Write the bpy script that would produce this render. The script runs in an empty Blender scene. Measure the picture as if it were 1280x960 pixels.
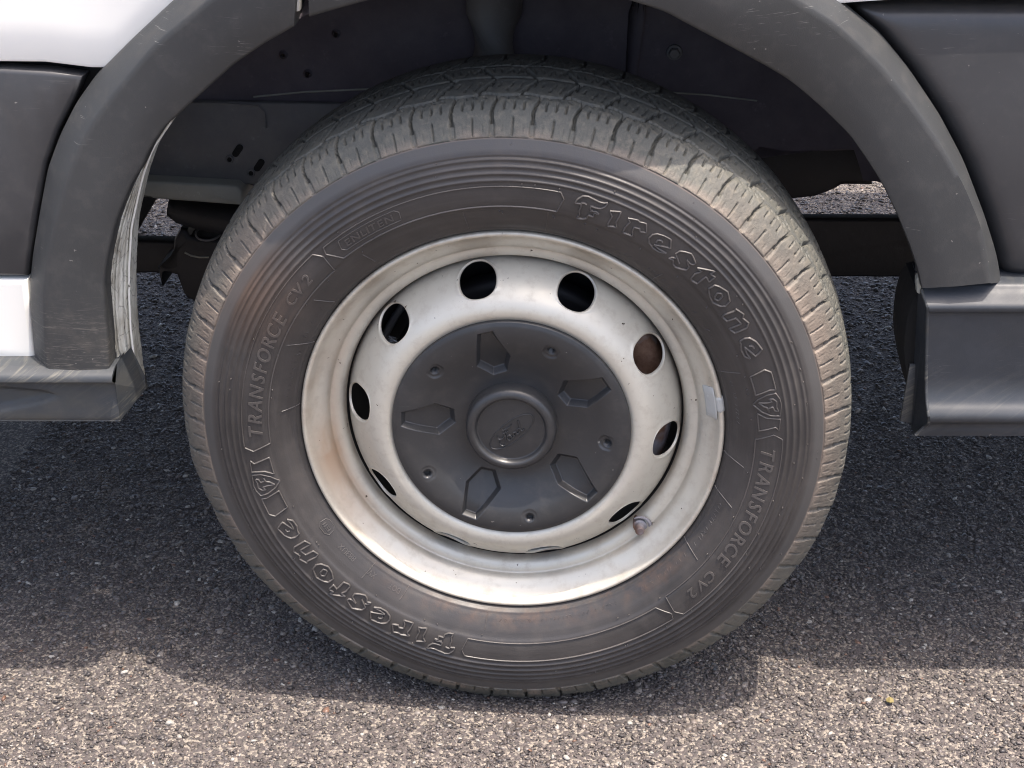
import bpy, bmesh, math, random
import numpy as np
from mathutils import Vector, Matrix
from math import radians as R, pi
random.seed(7); rng = np.random.default_rng(7)
S = bpy.context.scene; COL = S.collection
ZC = .352                      # height of the wheel centre above the asphalt
# ------------------------------------------------------------------ camera
cam = bpy.data.cameras.new('camera'); camo = bpy.data.objects.new('camera', cam); COL.objects.link(camo)
cam.lens = 56.25; cam.sensor_width = 36; cam.clip_start = .05; cam.clip_end = 500
pitch, yaw, roll = .4681, .0731, .0062
cp, sp, c_, s_, cr, sr = math.cos(pitch), math.sin(pitch), math.cos(yaw), math.sin(yaw), math.cos(roll), math.sin(roll)
F = Vector((-s_*cp, c_*cp, -sp)); U0 = Vector((-s_*sp, c_*sp, cp)); R0 = Vector((c_, s_, 0))
RX = cr*R0 + sr*U0; UY = -sr*R0 + cr*U0
M = Matrix((RX, UY, -F)).transposed().to_4x4(); M.translation = (.1081, -1.4638, .7956+ZC)
camo.matrix_world = M
S.camera = camo
# ------------------------------------------------------------------ light
SUN = Vector((.22, -.085, 1.0)).normalized()       # direction towards the sun
w = bpy.data.worlds.new('World'); S.world = w; w.use_nodes = True
nt = w.node_tree; sky = nt.nodes.new('ShaderNodeTexSky'); sky.sky_type = 'NISHITA'; sky.sun_disc = False
sky.sun_elevation = math.asin(SUN.z); sky.sun_rotation = math.atan2(SUN.x, SUN.y)
sky.dust_density = 5.0; sky.air_density = .7; sky.ozone_density = .2
nt.links.new(sky.outputs[0], nt.nodes['Background'].inputs[0]); nt.nodes['Background'].inputs[1].default_value = .15
sl = bpy.data.lights.new('sun', 'SUN'); sl.energy = 2.0; sl.angle = R(.55); sl.color = (1, .90, .80)
so = bpy.data.objects.new('sun', sl); COL.objects.link(so); so.rotation_euler = SUN.to_track_quat('Z', 'Y').to_euler(); so.location = (0, 0, 6)
S.cycles.filter_width = 1.1; S.cycles.use_denoising = True; S.cycles.denoising_prefilter = 'NONE'; S.cycles.sample_clamp_indirect = 3.0; S.cycles.max_bounces = 6; S.cycles.caustics_reflective = False
S.view_settings.view_transform = 'Standard'; S.view_settings.look = 'None'; S.view_settings.exposure = 1.64; S.view_settings.gamma = 1

# ------------------------------------------------------------------ helpers
ROOT = None
def link(o, parent=None, label=None, kind=None):
    COL.objects.link(o)
    if parent is not None:
        o.parent = parent
        if parent is ROOT: o.location = -Vector(ROOT.location)
    if label: o['label'] = label
    if kind: o['kind'] = kind
    return o
def sag(V):
    """the loaded sidewall swells just above the contact patch"""
    V[:, 1] -= np.where(V[:, 1] < .06, .0055*np.exp(-(V[:, 2]/.075)**2)*np.exp(-(V[:, 0]/.16)**2), 0); return V
def mesh(name, V, Fc, mat, parent=None, smooth=True, label=None, kind=None, auto=None):
    """V (n,3) array, Fc: (m,k) array or list of tuples"""
    me = bpy.data.meshes.new(name); V = np.asarray(V, dtype=np.float32)
    if isinstance(Fc, np.ndarray):
        m, k = Fc.shape
        me.vertices.add(len(V)); me.vertices.foreach_set('co', V.ravel())
        me.loops.add(m*k); me.loops.foreach_set('vertex_index', Fc.astype(np.int32).ravel())
        me.polygons.add(m); me.polygons.foreach_set('loop_start', np.arange(0, m*k, k, dtype=np.int32))
        me.polygons.foreach_set('loop_total', np.full(m, k, dtype=np.int32))
        me.update(calc_edges=True); me.validate()
    else:
        me.from_pydata([tuple(map(float, v)) for v in V], [], [tuple(f) for f in Fc]); me.update()
    if smooth: me.polygons.foreach_set('use_smooth', np.ones(len(me.polygons), dtype=bool))
    me.materials.append(mat)
    o = bpy.data.objects.new(name, me)
    if auto is not None: me.set_sharp_from_angle(angle=R(auto))
    return link(o, parent, label, kind)
def grid_faces(nu, nv, wrap=False):
    a = np.arange(nu if wrap else nu-1)[:, None]; b = np.arange(nv-1)[None, :]
    a2 = (a+1) % nu
    return np.stack([(a*nv+b), (a*nv+b+1), (a2*nv+b+1), (a2*nv+b)], -1).reshape(-1, 4)
def dense(ctrl, step):
    """Catmull-Rom through control points resampled at about STEP"""
    P = np.array(ctrl, float); P = np.vstack([2*P[0]-P[1], P, 2*P[-1]-P[-2]]); out = []
    for i in range(1, len(P)-2):
        p0, p1, p2, p3 = P[i-1:i+3]; n = max(1, int(np.ceil(np.linalg.norm(p2-p1)/step)))
        t = (np.arange(n)/n)[:, None]
        out.append(.5*((2*p1)+(-p0+p2)*t+(2*p0-5*p1+4*p2-p3)*t*t+(-p0+3*p1-3*p2+p3)*t**3))
    out.append(P[-2][None]); return np.vstack(out)
def ring(prof, n, disp=None):
    """surface of revolution about the axle; prof (m,2) of (r, y); disp (n,m) along the outward normal"""
    m = len(prof); th = np.arange(n)/n*2*pi
    d = np.gradient(prof, axis=0); d /= np.linalg.norm(d, axis=1)[:, None]+1e-9
    nr, ny = -d[:, 1], d[:, 0]                      # points to -y (out) when r falls with growing index
    r = np.repeat(prof[None, :, 0], n, 0); y = np.repeat(prof[None, :, 1], n, 0)
    if disp is not None: r = r+disp*nr[None]; y = y+disp*ny[None]
    return np.stack([r*np.cos(th)[:, None], y, r*np.sin(th)[:, None]+ZC], -1).reshape(-1, 3), grid_faces(n, m, True), th
def tube(pts, rad, nseg=8, closed=False):
    P = [Vector(p) for p in pts]; V = []; Fc = []
    for i, p in enumerate(P):
        t = (P[(i+1) % len(P)] if closed or i < len(P)-1 else p) - (P[i-1] if closed or i > 0 else p); t.normalize()
        a = t.cross(Vector((0, 0, 1)));
        if a.length < .1: a = t.cross(Vector((1, 0, 0)))
        a.normalize(); b = t.cross(a); rr = rad[i] if hasattr(rad, '__len__') else rad
        for k in range(nseg): V.append(p+a*math.cos(k/nseg*2*pi)*rr+b*math.sin(k/nseg*2*pi)*rr)
    for i in range(len(P) if closed else len(P)-1):
        j = (i+1) % len(P)
        for k in range(nseg): Fc.append((i*nseg+k, i*nseg+(k+1) % nseg, j*nseg+(k+1) % nseg, j*nseg+k))
    if not closed: Fc += [tuple(range(nseg)), tuple(range((len(P)-1)*nseg+nseg-1, (len(P)-1)*nseg-1, -1))]
    return [tuple(v) for v in V], Fc
class MB:
    def __init__(s): s.v = []; s.f = []
    def add(s, V, Fc):
        n = len(s.v); s.v += [tuple(x) for x in V]; s.f += [tuple(i+n for i in f) for f in Fc]; return s
    def tube(s, *a, **k): return s.add(*tube(*a, **k))
    def build(s, name, mat, parent, **k): return mesh(name, np.array(s.v), s.f, mat, parent, **k)
def sm(a, b, x): t = np.clip((x-a)/(b-a), 0, 1); return t*t*(3-2*t)

# ------------------------------------------------------------------ materials
def mat(name):
    m = bpy.data.materials.new(name); m.use_nodes = True; return m, m.node_tree, m.node_tree.nodes['Principled BSDF']
class NT:
    def __init__(s, name): s.m, s.t, s.b = mat(name); s.geo = s.t.nodes.new('ShaderNodeTexCoord')
    def n(s, typ, **k):
        x = s.t.nodes.new(typ)
        for a, v in k.items():
            if a.startswith('i_'):
                key = a[2:]; key = int(key) if key.isdigit() else key
                x.inputs[key].default_value = v
            else: setattr(x, a, v)
        return x
    def l(s, a, b): s.t.links.new(a, b)
    def pos(s, scale=None, loc=None):
        g = s.n('ShaderNodeNewGeometry')
        if scale is None and loc is None: return g.outputs['Position']
        mp = s.n('ShaderNodeMapping'); s.l(g.outputs['Position'], mp.inputs[0])
        if scale: mp.inputs['Scale'].default_value = scale
        if loc: mp.inputs['Location'].default_value = loc
        return mp.outputs[0]
    def noise(s, scale, detail=4, rough=.55, vec=None, dist=0):
        x = s.n('ShaderNodeTexNoise'); x.inputs['Scale'].default_value = scale; x.inputs['Detail'].default_value = detail
        x.inputs['Roughness'].default_value = rough; x.inputs['Distortion'].default_value = dist
        s.l(vec if vec is not None else s.pos(), x.inputs['Vector']); return x.outputs['Fac']
    def ramp(s, fac, stops, interp='LINEAR'):
        x = s.n('ShaderNodeValToRGB'); x.color_ramp.interpolation = interp; e = x.color_ramp.elements
        while len(e) < len(stops): e.new(.5)
        for i, (p, c) in enumerate(stops):
            e[i].position = p; e[i].color = (c, c, c, 1) if not hasattr(c, '__len__') else (*c, 1)
        s.l(fac, x.inputs[0]); return x.outputs[0]
    def mixc(s, fac, a, b, mode='MIX'):
        x = s.n('ShaderNodeMix', data_type='RGBA', blend_type=mode)
        for i, v in ((0, fac), (6, a), (7, b)):
            if isinstance(v, (int, float)): x.inputs[i].default_value = v
            elif hasattr(v, '__len__'): x.inputs[i].default_value = (*v, 1)
            else: s.l(v, x.inputs[i])
        return x.outputs[2]
    def math(s, op, a, b=None, clamp=False):
        x = s.n('ShaderNodeMath', operation=op, use_clamp=clamp)
        for i, v in ((0, a), (1, b)):
            if v is None: continue
            if isinstance(v, (int, float)): x.inputs[i].default_value = v
            else: s.l(v, x.inputs[i])
        return x.outputs[0]
    def bump(s, h, strength=.3, dist=.001, prev=None):
        x = s.n('ShaderNodeBump'); x.inputs['Strength'].default_value = strength; x.inputs['Distance'].default_value = dist
        s.l(h, x.inputs['Height'])
        if prev is not None: s.l(prev, x.inputs['Normal'])
        return x.outputs[0]
    def polar(s):
        """radius from the axle, angle (0..1) round it"""
        g = s.n('ShaderNodeNewGeometry'); sp = s.n('ShaderNodeSeparateXYZ'); s.l(g.outputs['Position'], sp.inputs[0])
        z = s.math('SUBTRACT', sp.outputs[2], ZC); x = sp.outputs[0]
        r = s.math('SQRT', s.math('ADD', s.math('MULTIPLY', x, x), s.math('MULTIPLY', z, z)))
        a = s.math('ADD', s.math('DIVIDE', s.math('ARCTAN2', z, x), 2*pi), .5)
        return r, a, sp.outputs[1], x, z
    def set(s, **k):
        for a, v in k.items():
            i = s.b.inputs[a.replace('_', ' ')]
            if isinstance(v, (int, float)): i.default_value = v
            elif hasattr(v, '__len__'): i.default_value = (*v, 1) if len(v) == 3 else v
            else: s.l(v, i)
        return s
def band(t, x, a, b, c, d):
    """1 between b and c, falling to 0 at a and d"""
    return t.math('MULTIPLY', t.math('MULTIPLY', t.math('SUBTRACT', x, a), 1/(b-a), True), t.math('MULTIPLY', t.math('SUBTRACT', d, x), 1/(d-c), True)) if False else \
        t.math('MINIMUM', clampn(t, t.math('MULTIPLY', t.math('SUBTRACT', x, a), 1/(b-a))), clampn(t, t.math('MULTIPLY', t.math('SUBTRACT', d, x), 1/(d-c))))
def clampn(t, v):
    x = t.n('ShaderNodeClamp'); t.l(v, x.inputs[0]); return x.outputs[0]

def m_rubber(name, base, dusty):
    t = NT(name); r, a, y, x, z = t.polar()
    n1 = t.noise(9, 5); n2 = t.noise(60, 4); n3 = t.noise(700, 3)
    # wear streaks that run round the tyre
    cmb = t.n('ShaderNodeCombineXYZ'); t.l(t.math('MULTIPLY', r, 260), cmb.inputs[0]); t.l(t.math('MULTIPLY', a, 14), cmb.inputs[1])
    st = t.noise(1, 4, .6, cmb.outputs[0])
    col = t.mixc(t.ramp(n1, [(.35, 0), (.7, 1)]), base, dusty)
    col = t.mixc(t.math('MULTIPLY', t.ramp(st, [(.45, 0), (.7, 1)]), .45), col, tuple(min(1, c*1.9) for c in base))
    col = t.mixc(t.math('MULTIPLY', t.ramp(n2, [(.5, 0), (.75, 1)]), .15), col, (.14, .12, .10))
    # brown smear on the upper left of the sidewall and below the rim
    dx = t.math('ADD', x, .262); dz = t.math('SUBTRACT', z, .155)
    d = t.math('SQRT', t.math('ADD', t.math('MULTIPLY', dx, dx), t.math('MULTIPLY', dz, dz)))
    smear = t.math('MULTIPLY', t.math('SUBTRACT', 1, t.math('DIVIDE', d, .07), True), t.ramp(st, [(.3, .3), (.6, 1)]))
    col = t.mixc(t.math('MULTIPLY', smear, .5), col, (.16, .095, .06))
    under = t.math('MULTIPLY', band(t, r, .221, .225, .232, .246), band(t, a, .12, .2, .38, .44))
    col = t.mixc(t.math('MULTIPLY', t.math('MULTIPLY', under, t.ramp(t.noise(45, 5, .7), [(.45, 0), (.68, 1)])), .25), col, (.20, .11, .06))
    col = t.mixc(t.math('MULTIPLY', band(t, r, .3085, .312, .32, .325), .55), col, (.088, .087, .085))
    edge = band(t, r, .3195, .3212, .3235, .326)
    col = t.mixc(t.math('MULTIPLY', edge, t.ramp(n1, [(.3, .2), (.7, .8)])), col, (.22, .17, .135))
    bp = t.bump(n3, .25, .0004)
    t.set(Base_Color=col, Roughness=t.ramp(n2, [(.3, .36), (.7, .56)]), Normal=t.bump(t.noise(120, 3), .15, .0008, bp))
    return t.m
def m_tread():
    t = NT('tread_rubber'); r, a, y, x, z = t.polar()
    n1 = t.noise(14, 5); n2 = t.noise(110, 5, .65); n3 = t.noise(900, 3)
    col = t.mixc(t.ramp(n1, [(.3, 0), (.7, 1)]), (.070, .071, .062), (.112, .113, .098))
    col = t.mixc(t.math('MULTIPLY', t.ramp(n2, [(.48, 0), (.68, 1)]), .45), col, (.20, .18, .14))
    # dried mud on the shoulders: thick at both sides of the wheel, thin over the top
    front = t.math('SUBTRACT', 1, t.math('DIVIDE', t.math('ADD', y, .012), .030), True)
    side = t.math('MULTIPLY', t.math('SUBTRACT', t.math('ABSOLUTE', x), .17), 7.0, True)
    mud = t.math('MULTIPLY', t.math('MULTIPLY', front, t.math('MULTIPLY', side, t.math('ADD', .75, t.math('MULTIPLY', z, 2.2), True))), t.ramp(t.noise(22, 4), [(.3, .35), (.6, 1)]), True)
    col = t.mixc(t.math('MULTIPLY', mud, 1.25, True), col, t.mixc(n2, (.120, .098, .078), (.19, .155, .125)))
    lip = t.math('MULTIPLY', t.math('SUBTRACT', 1, t.math('DIVIDE', t.math('ADD', y, .012), .0045), True), t.ramp(t.noise(30, 5, .6), [(.42, 0), (.6, 1)]))
    col = t.mixc(t.math('MULTIPLY', lip, .55), col, (.25, .20, .16))
    t.set(Base_Color=col, Roughness=.62, Normal=t.bump(n3, .5, .0006, t.bump(n2, .6, .0018)))
    return t.m
def m_steel():
    t = NT('silver_wheel_paint'); r, a, y, x, z = t.polar()
    n1 = t.noise(12, 5); n2 = t.noise(70, 6, .7); n3 = t.noise(500, 2)
    col = t.mixc(t.ramp(n1, [(.3, 0), (.75, 1)]), (.63, .61, .53), (.57, .54, .46))
    g1 = band(t, r, .1745, .1778, .180, .1835); g2 = band(t, r, .191, .1945, .1965, .2005); g3 = band(t, r, .205, .213, .225, .23)
    low = t.math('ADD', .45, t.math('MULTIPLY', z, -1.6), True)
    rusty = t.ramp(t.noise(26, 5, .65), [(.36, 0), (.62, 1)])
    rr = t.math('MAXIMUM', t.math('MAXIMUM', t.math('MULTIPLY', g1, .8), t.math('MULTIPLY', g2, .35)), t.math('MULTIPLY', g3, t.ramp(t.noise(34, 4, .6), [(.50, .1), (.62, .9)])))
    col = t.mixc(t.math('MULTIPLY', t.math('MULTIPLY', rr, t.math('ADD', rusty, .15)), .62, True), col, (.23, .145, .085))
    # long brown wash on the lower left of the rim and near the valve
    left = t.math('MULTIPLY', t.math('MULTIPLY', x, -5.2, True), t.math('SUBTRACT', .9, t.math('MULTIPLY', t.math('ABSOLUTE', t.math('ADD', z, .05)), 4.5), True))
    wash = t.math('MULTIPLY', t.math('MULTIPLY', left, band(t, r, .183, .192, .212, .219)), t.ramp(t.noise(18, 4, .6, t.pos((1, 1, .6))), [(.3, .2), (.6, 1)]))
    col = t.mixc(t.math('MULTIPLY', wash, .9, True), col, (.40, .26, .16))
    chip = t.math('MULTIPLY', t.ramp(t.noise(95, 3, .7), [(.69, 0), (.72, 1)]), band(t, r, .13, .14, .23, .24))
    col = t.mixc(chip, col, (.05, .03, .02))
    dirt = t.ramp(n2, [(.5, 0), (.75, .5)])
    col = t.mixc(t.math('MULTIPLY', g3, .45), col, (.60, .55, .45))
    col = t.mixc(dirt, col, (.40, .35, .28))
    t.set(Base_Color=col, Metallic=.35, Roughness=t.ramp(n2, [(.3, .36), (.7, .55)]), Normal=t.bump(n3, .12, .0003, t.bump(t.noise(60, 4), .12, .0008)))
    t.b.inputs['Coat Weight'].default_value = .15; t.b.inputs['Coat Roughness'].default_value = .3
    return t.m
def m_plastic(name, c0, c1, rough=(.42, .6), scratch=.25, dust=.25, grain=.25, dustc=(.20, .18, .155), foot=False, diag=0):
    t = NT(name); n1 = t.noise(6, 5); n2 = t.noise(45, 6, .7); n3 = t.noise(1400, 2)
    col = t.mixc(t.ramp(n1, [(.3, 0), (.7, 1)]), c0, c1)
    col = t.mixc(t.math('MULTIPLY', t.ramp(n2, [(.5, 0), (.8, 1)]), dust), col, dustc)
    sc = t.ramp(t.noise(1, 3, .6, t.pos((30, 30, 420)), 1.5), [(.64, 0), (.70, 1)])
    patch = t.ramp(t.noise(11, 3), [(.52, 0), (.66, 1)])
    col = t.mixc(t.math('MULTIPLY', t.math('MULTIPLY', sc, patch), scratch), col, (.34, .33, .31))
    if diag:                                        # slanting scrapes
        mp = t.n('ShaderNodeMapping'); mp.inputs['Rotation'].default_value = (0, R(32), 0); t.l(t.pos(), mp.inputs[0])
        mp2 = t.n('ShaderNodeMapping'); mp2.inputs['Scale'].default_value = (16, 16, 260); t.l(mp.outputs[0], mp2.inputs[0])
        ds = t.ramp(t.noise(1, 4, .65, mp2.outputs[0], .8), [(.50, 0), (.66, 1)])
        dm = t.ramp(t.noise(9, 3), [(.44, 0), (.60, 1)])
        col = t.mixc(t.math('MULTIPLY', t.math('MULTIPLY', ds, dm), diag), col, (.15, .145, .12))
        br = t.ramp(t.noise(7, 5, .6, t.pos((1, 1, 2.5), (3, 0, 0))), [(.50, 0), (.66, 1)])
        col = t.mixc(t.math('MULTIPLY', br, diag*.55), col, (.085, .078, .058))
    if foot:                                        # scuffs round the foot of the arch
        sp3 = t.n('ShaderNodeSeparateXYZ'); t.l(t.pos(), sp3.inputs[0])
        fm = t.math('MULTIPLY', t.math('MULTIPLY', t.math('SUBTRACT', .50, sp3.outputs[2]), 12, True), t.math('MULTIPLY', t.math('SUBTRACT', -.38, sp3.outputs[0]), 20, True))
        s2 = t.ramp(t.noise(1, 4, .7, t.pos((26, 26, 230)), 2.0), [(.54, 0), (.66, 1)])
        col = t.mixc(t.math('MULTIPLY', t.math('MULTIPLY', s2, fm), .6), col, (.24, .22, .19))
        col = t.mixc(t.math('MULTIPLY', t.math('MULTIPLY', t.ramp(n2, [(.42, 0), (.7, 1)]), fm), .4), col, (.11, .098, .08))
    sp = t.ramp(t.noise(160, 2), [(.755, 0), (.775, 1)])
    col = t.mixc(t.math('MULTIPLY', sp, .35), col, (.42, .40, .36))
    t.set(Base_Color=col, Roughness=t.ramp(n2, [(.3, rough[0]), (.75, rough[1])]), Normal=t.bump(n3, grain, .0003, t.bump(n2, .08, .001)))
    return t.m
def m_paint():
    t = NT('white_body_paint'); n = t.noise(5, 4)
    t.set(Base_Color=t.mixc(n, (.88, .875, .82), (.85, .845, .79)), Roughness=.28, Normal=t.bump(t.noise(300, 2), .03, .0003))
    t.b.inputs['Coat Weight'].default_value = .6; t.b.inputs['Coat Roughness'].default_value = .08
    return t.m
def m_sealer():
    t = NT('flaking_seam_sealer'); n1 = t.noise(38, 5, .65, t.pos((1, 1, .35))); n2 = t.noise(140, 4)
    crack = t.n('ShaderNodeTexVoronoi', feature='DISTANCE_TO_EDGE'); crack.inputs['Scale'].default_value = 46
    t.l(t.pos((1.4, 1.4, .8)), crack.inputs['Vector'])
    col = t.mixc(t.ramp(n1, [(.42, 0), (.62, 1)]), (.68, .68, .61), (.36, .34, .28))
    col = t.mixc(t.ramp(crack.outputs[0], [(.0, .55), (.03, 0)]), col, (.05, .045, .04))
    col = t.mixc(t.ramp(n2, [(.6, 0), (.7, .7)]), col, (.12, .10, .08))
    t.set(Base_Color=col, Roughness=.55, Normal=t.bump(crack.outputs[0], .3, .002, t.bump(n1, .4, .003)))
    return t.m
def m_dark(name, c, rough=.7, c2=None, sc=20):
    t = NT(name); n = t.noise(sc, 5, .65)
    cl = t.mixc(t.ramp(n, [(.35, 0), (.7, 1)]), c, c2 or tuple(v*1.7 for v in c))
    cl = t.mixc(t.math('MULTIPLY', t.ramp(t.noise(55, 5, .75), [(.60, 0), (.74, 1)]), .5), cl, tuple(v*2.0+.02 for v in c))
    cl = t.mixc(t.math('MULTIPLY', t.ramp(t.noise(4, 4, .6, t.pos((1, 1, 1), (5, 2, 1))), [(.45, 0), (.65, 1)]), .45), cl, tuple(v*.55 for v in c))
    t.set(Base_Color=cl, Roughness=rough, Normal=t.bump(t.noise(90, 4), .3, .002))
    return t.m
def m_rust():
    t = NT('rusty_iron'); n = t.noise(60, 5, .7); n2 = t.noise(22, 3)
    col = t.mixc(t.ramp(n, [(.35, 0), (.65, 1)]), (.12, .055, .03), (.24, .14, .09))
    col = t.mixc(t.ramp(n2, [(.5, 0), (.62, .8)]), col, (.30, .31, .34))
    t.set(Base_Color=col, Roughness=.6, Metallic=.2, Normal=t.bump(n, .6, .002)); return t.m
def m_ground():
    # fine grain between the built stones
    t = NT('asphalt_binder'); n1 = t.noise(1.6, 5); n2 = t.noise(240, 5, .7)
    v = t.n('ShaderNodeTexVoronoi'); v.inputs['Scale'].default_value = 330; v.inputs['Randomness'].default_value = 1; t.l(t.pos(), v.inputs['Vector'])
    g = t.n('ShaderNodeSeparateColor'); t.l(v.outputs['Color'], g.inputs[0])
    col = t.mixc(t.ramp(n1, [(.3, 0), (.7, 1)]), GROUND_A, GROUND_B)
    col = t.mixc(t.ramp(g.outputs[0], [(.62, 0), (.72, .7)]), col, (.33, .29, .24))
    col = t.mixc(t.ramp(g.outputs[1], [(.6, 0), (.8, .65)]), col, (.05, .047, .045))
    h = t.math('ADD', t.math('MULTIPLY', v.outputs['Distance'], -1), t.math('MULTIPLY', n2, .5))
    t.set(Base_Color=col, Roughness=.8, Normal=t.bump(h, .8, .0025)); return t.m
def m_chip():
    t = NT('asphalt_stone'); at = t.n('ShaderNodeAttribute', attribute_name='tint')
    n = t.noise(520, 3); n2 = t.noise(1.6, 5); n4 = t.noise(14, 4)
    col = t.mixc(t.ramp(n, [(.4, 0), (.7, .45)]), at.outputs['Color'], DUST)
    col = t.mixc(t.math('MULTIPLY', t.ramp(n4, [(.58, 0), (.75, 1)]), .35), col, (.30, .23, .17))
    t.set(Base_Color=col, Roughness=t.ramp(n, [(.3, .20), (.7, .55)]), Specular_IOR_Level=.5, Normal=t.bump(n, .45, .0010)); return t.m
GROUND_A, GROUND_B, DUST = (.078, .066, .063), (.100, .085, .081), (.120, .102, .096)
M_SIDE = m_rubber('sidewall_rubber', (.032, .030, .0295), (.057, .052, .049))
M_LETTER = m_rubber('raised_rubber', (.060, .055, .052), (.095, .086, .08))
M_TREAD = m_tread(); M_STEEL = m_steel(); M_PAINT = m_paint(); M_SEAL = m_sealer(); M_RUST = m_rust()
M_COVER = m_plastic('black_hub_plastic', (.027, .028, .030), (.036, .037, .0385), (.30, .42), .08, .13, .10)
M_TRIM = m_plastic('dark_grey_trim_plastic', (.036, .038, .039), (.045, .047, .048), (.45, .6), .5, .15, .35, foot=True)
M_SILLP = m_plastic('scuffed_sill_plastic', (.032, .037, .043), (.050, .056, .062), (.48, .66), .5, .3, .25, (.15, .14, .12), diag=.8)
M_SILLD = m_plastic('dark_sill_plastic', (.026, .031, .038), (.042, .048, .057), (.42, .6), .3, .2, .2, (.09, .092, .10), diag=.15)
M_PANEL = m_plastic('smooth_grey_plastic', (.037, .038, .041), (.045, .046, .049), (.30, .42), .2, .08, .12)
M_LINER = m_dark('wheel_arch_liner_felt', (.078, .068, .083), .85, (.11, .10, .115))
M_INNER = m_dark('dusty_inner_metal', (.12, .12, .125), .6, (.16, .158, .152))
M_BAR = m_dark('olive_grey_metal', (.28, .285, .25), .6, (.33, .33, .29))
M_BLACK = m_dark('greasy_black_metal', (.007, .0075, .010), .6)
M_HOLE = m_dark('deep_black', (.004, .004, .004), .9)  # near-black, with the shade of openings put into the colour
M_WELL_DARK = m_dark('shaded_brake_dust', (.012, .011, .011), .9)  # brake dust, with the shade inside the rim put into its colour
M_ALLOY = m_dark('weight_zinc', (.42, .43, .41), .45, (.52, .52, .49))
M_GROUND = m_ground(); M_CHIP = m_chip()
def shade_bulge(x, z):                                     # arch crown swelled outward to keep the tyre below in shade
    return float(.076*sm(-.42, -.04, x)*(1-sm(.12, .40, x))*sm(.58, .82, z)*(1-sm(1.0, 1.2, z)))
def B(x, w, z): return (x, .03+.085*x+w-(shade_bulge(x, z) if w < .0605 else 0), z)          # a point of the body: w metres behind its outer face
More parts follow.
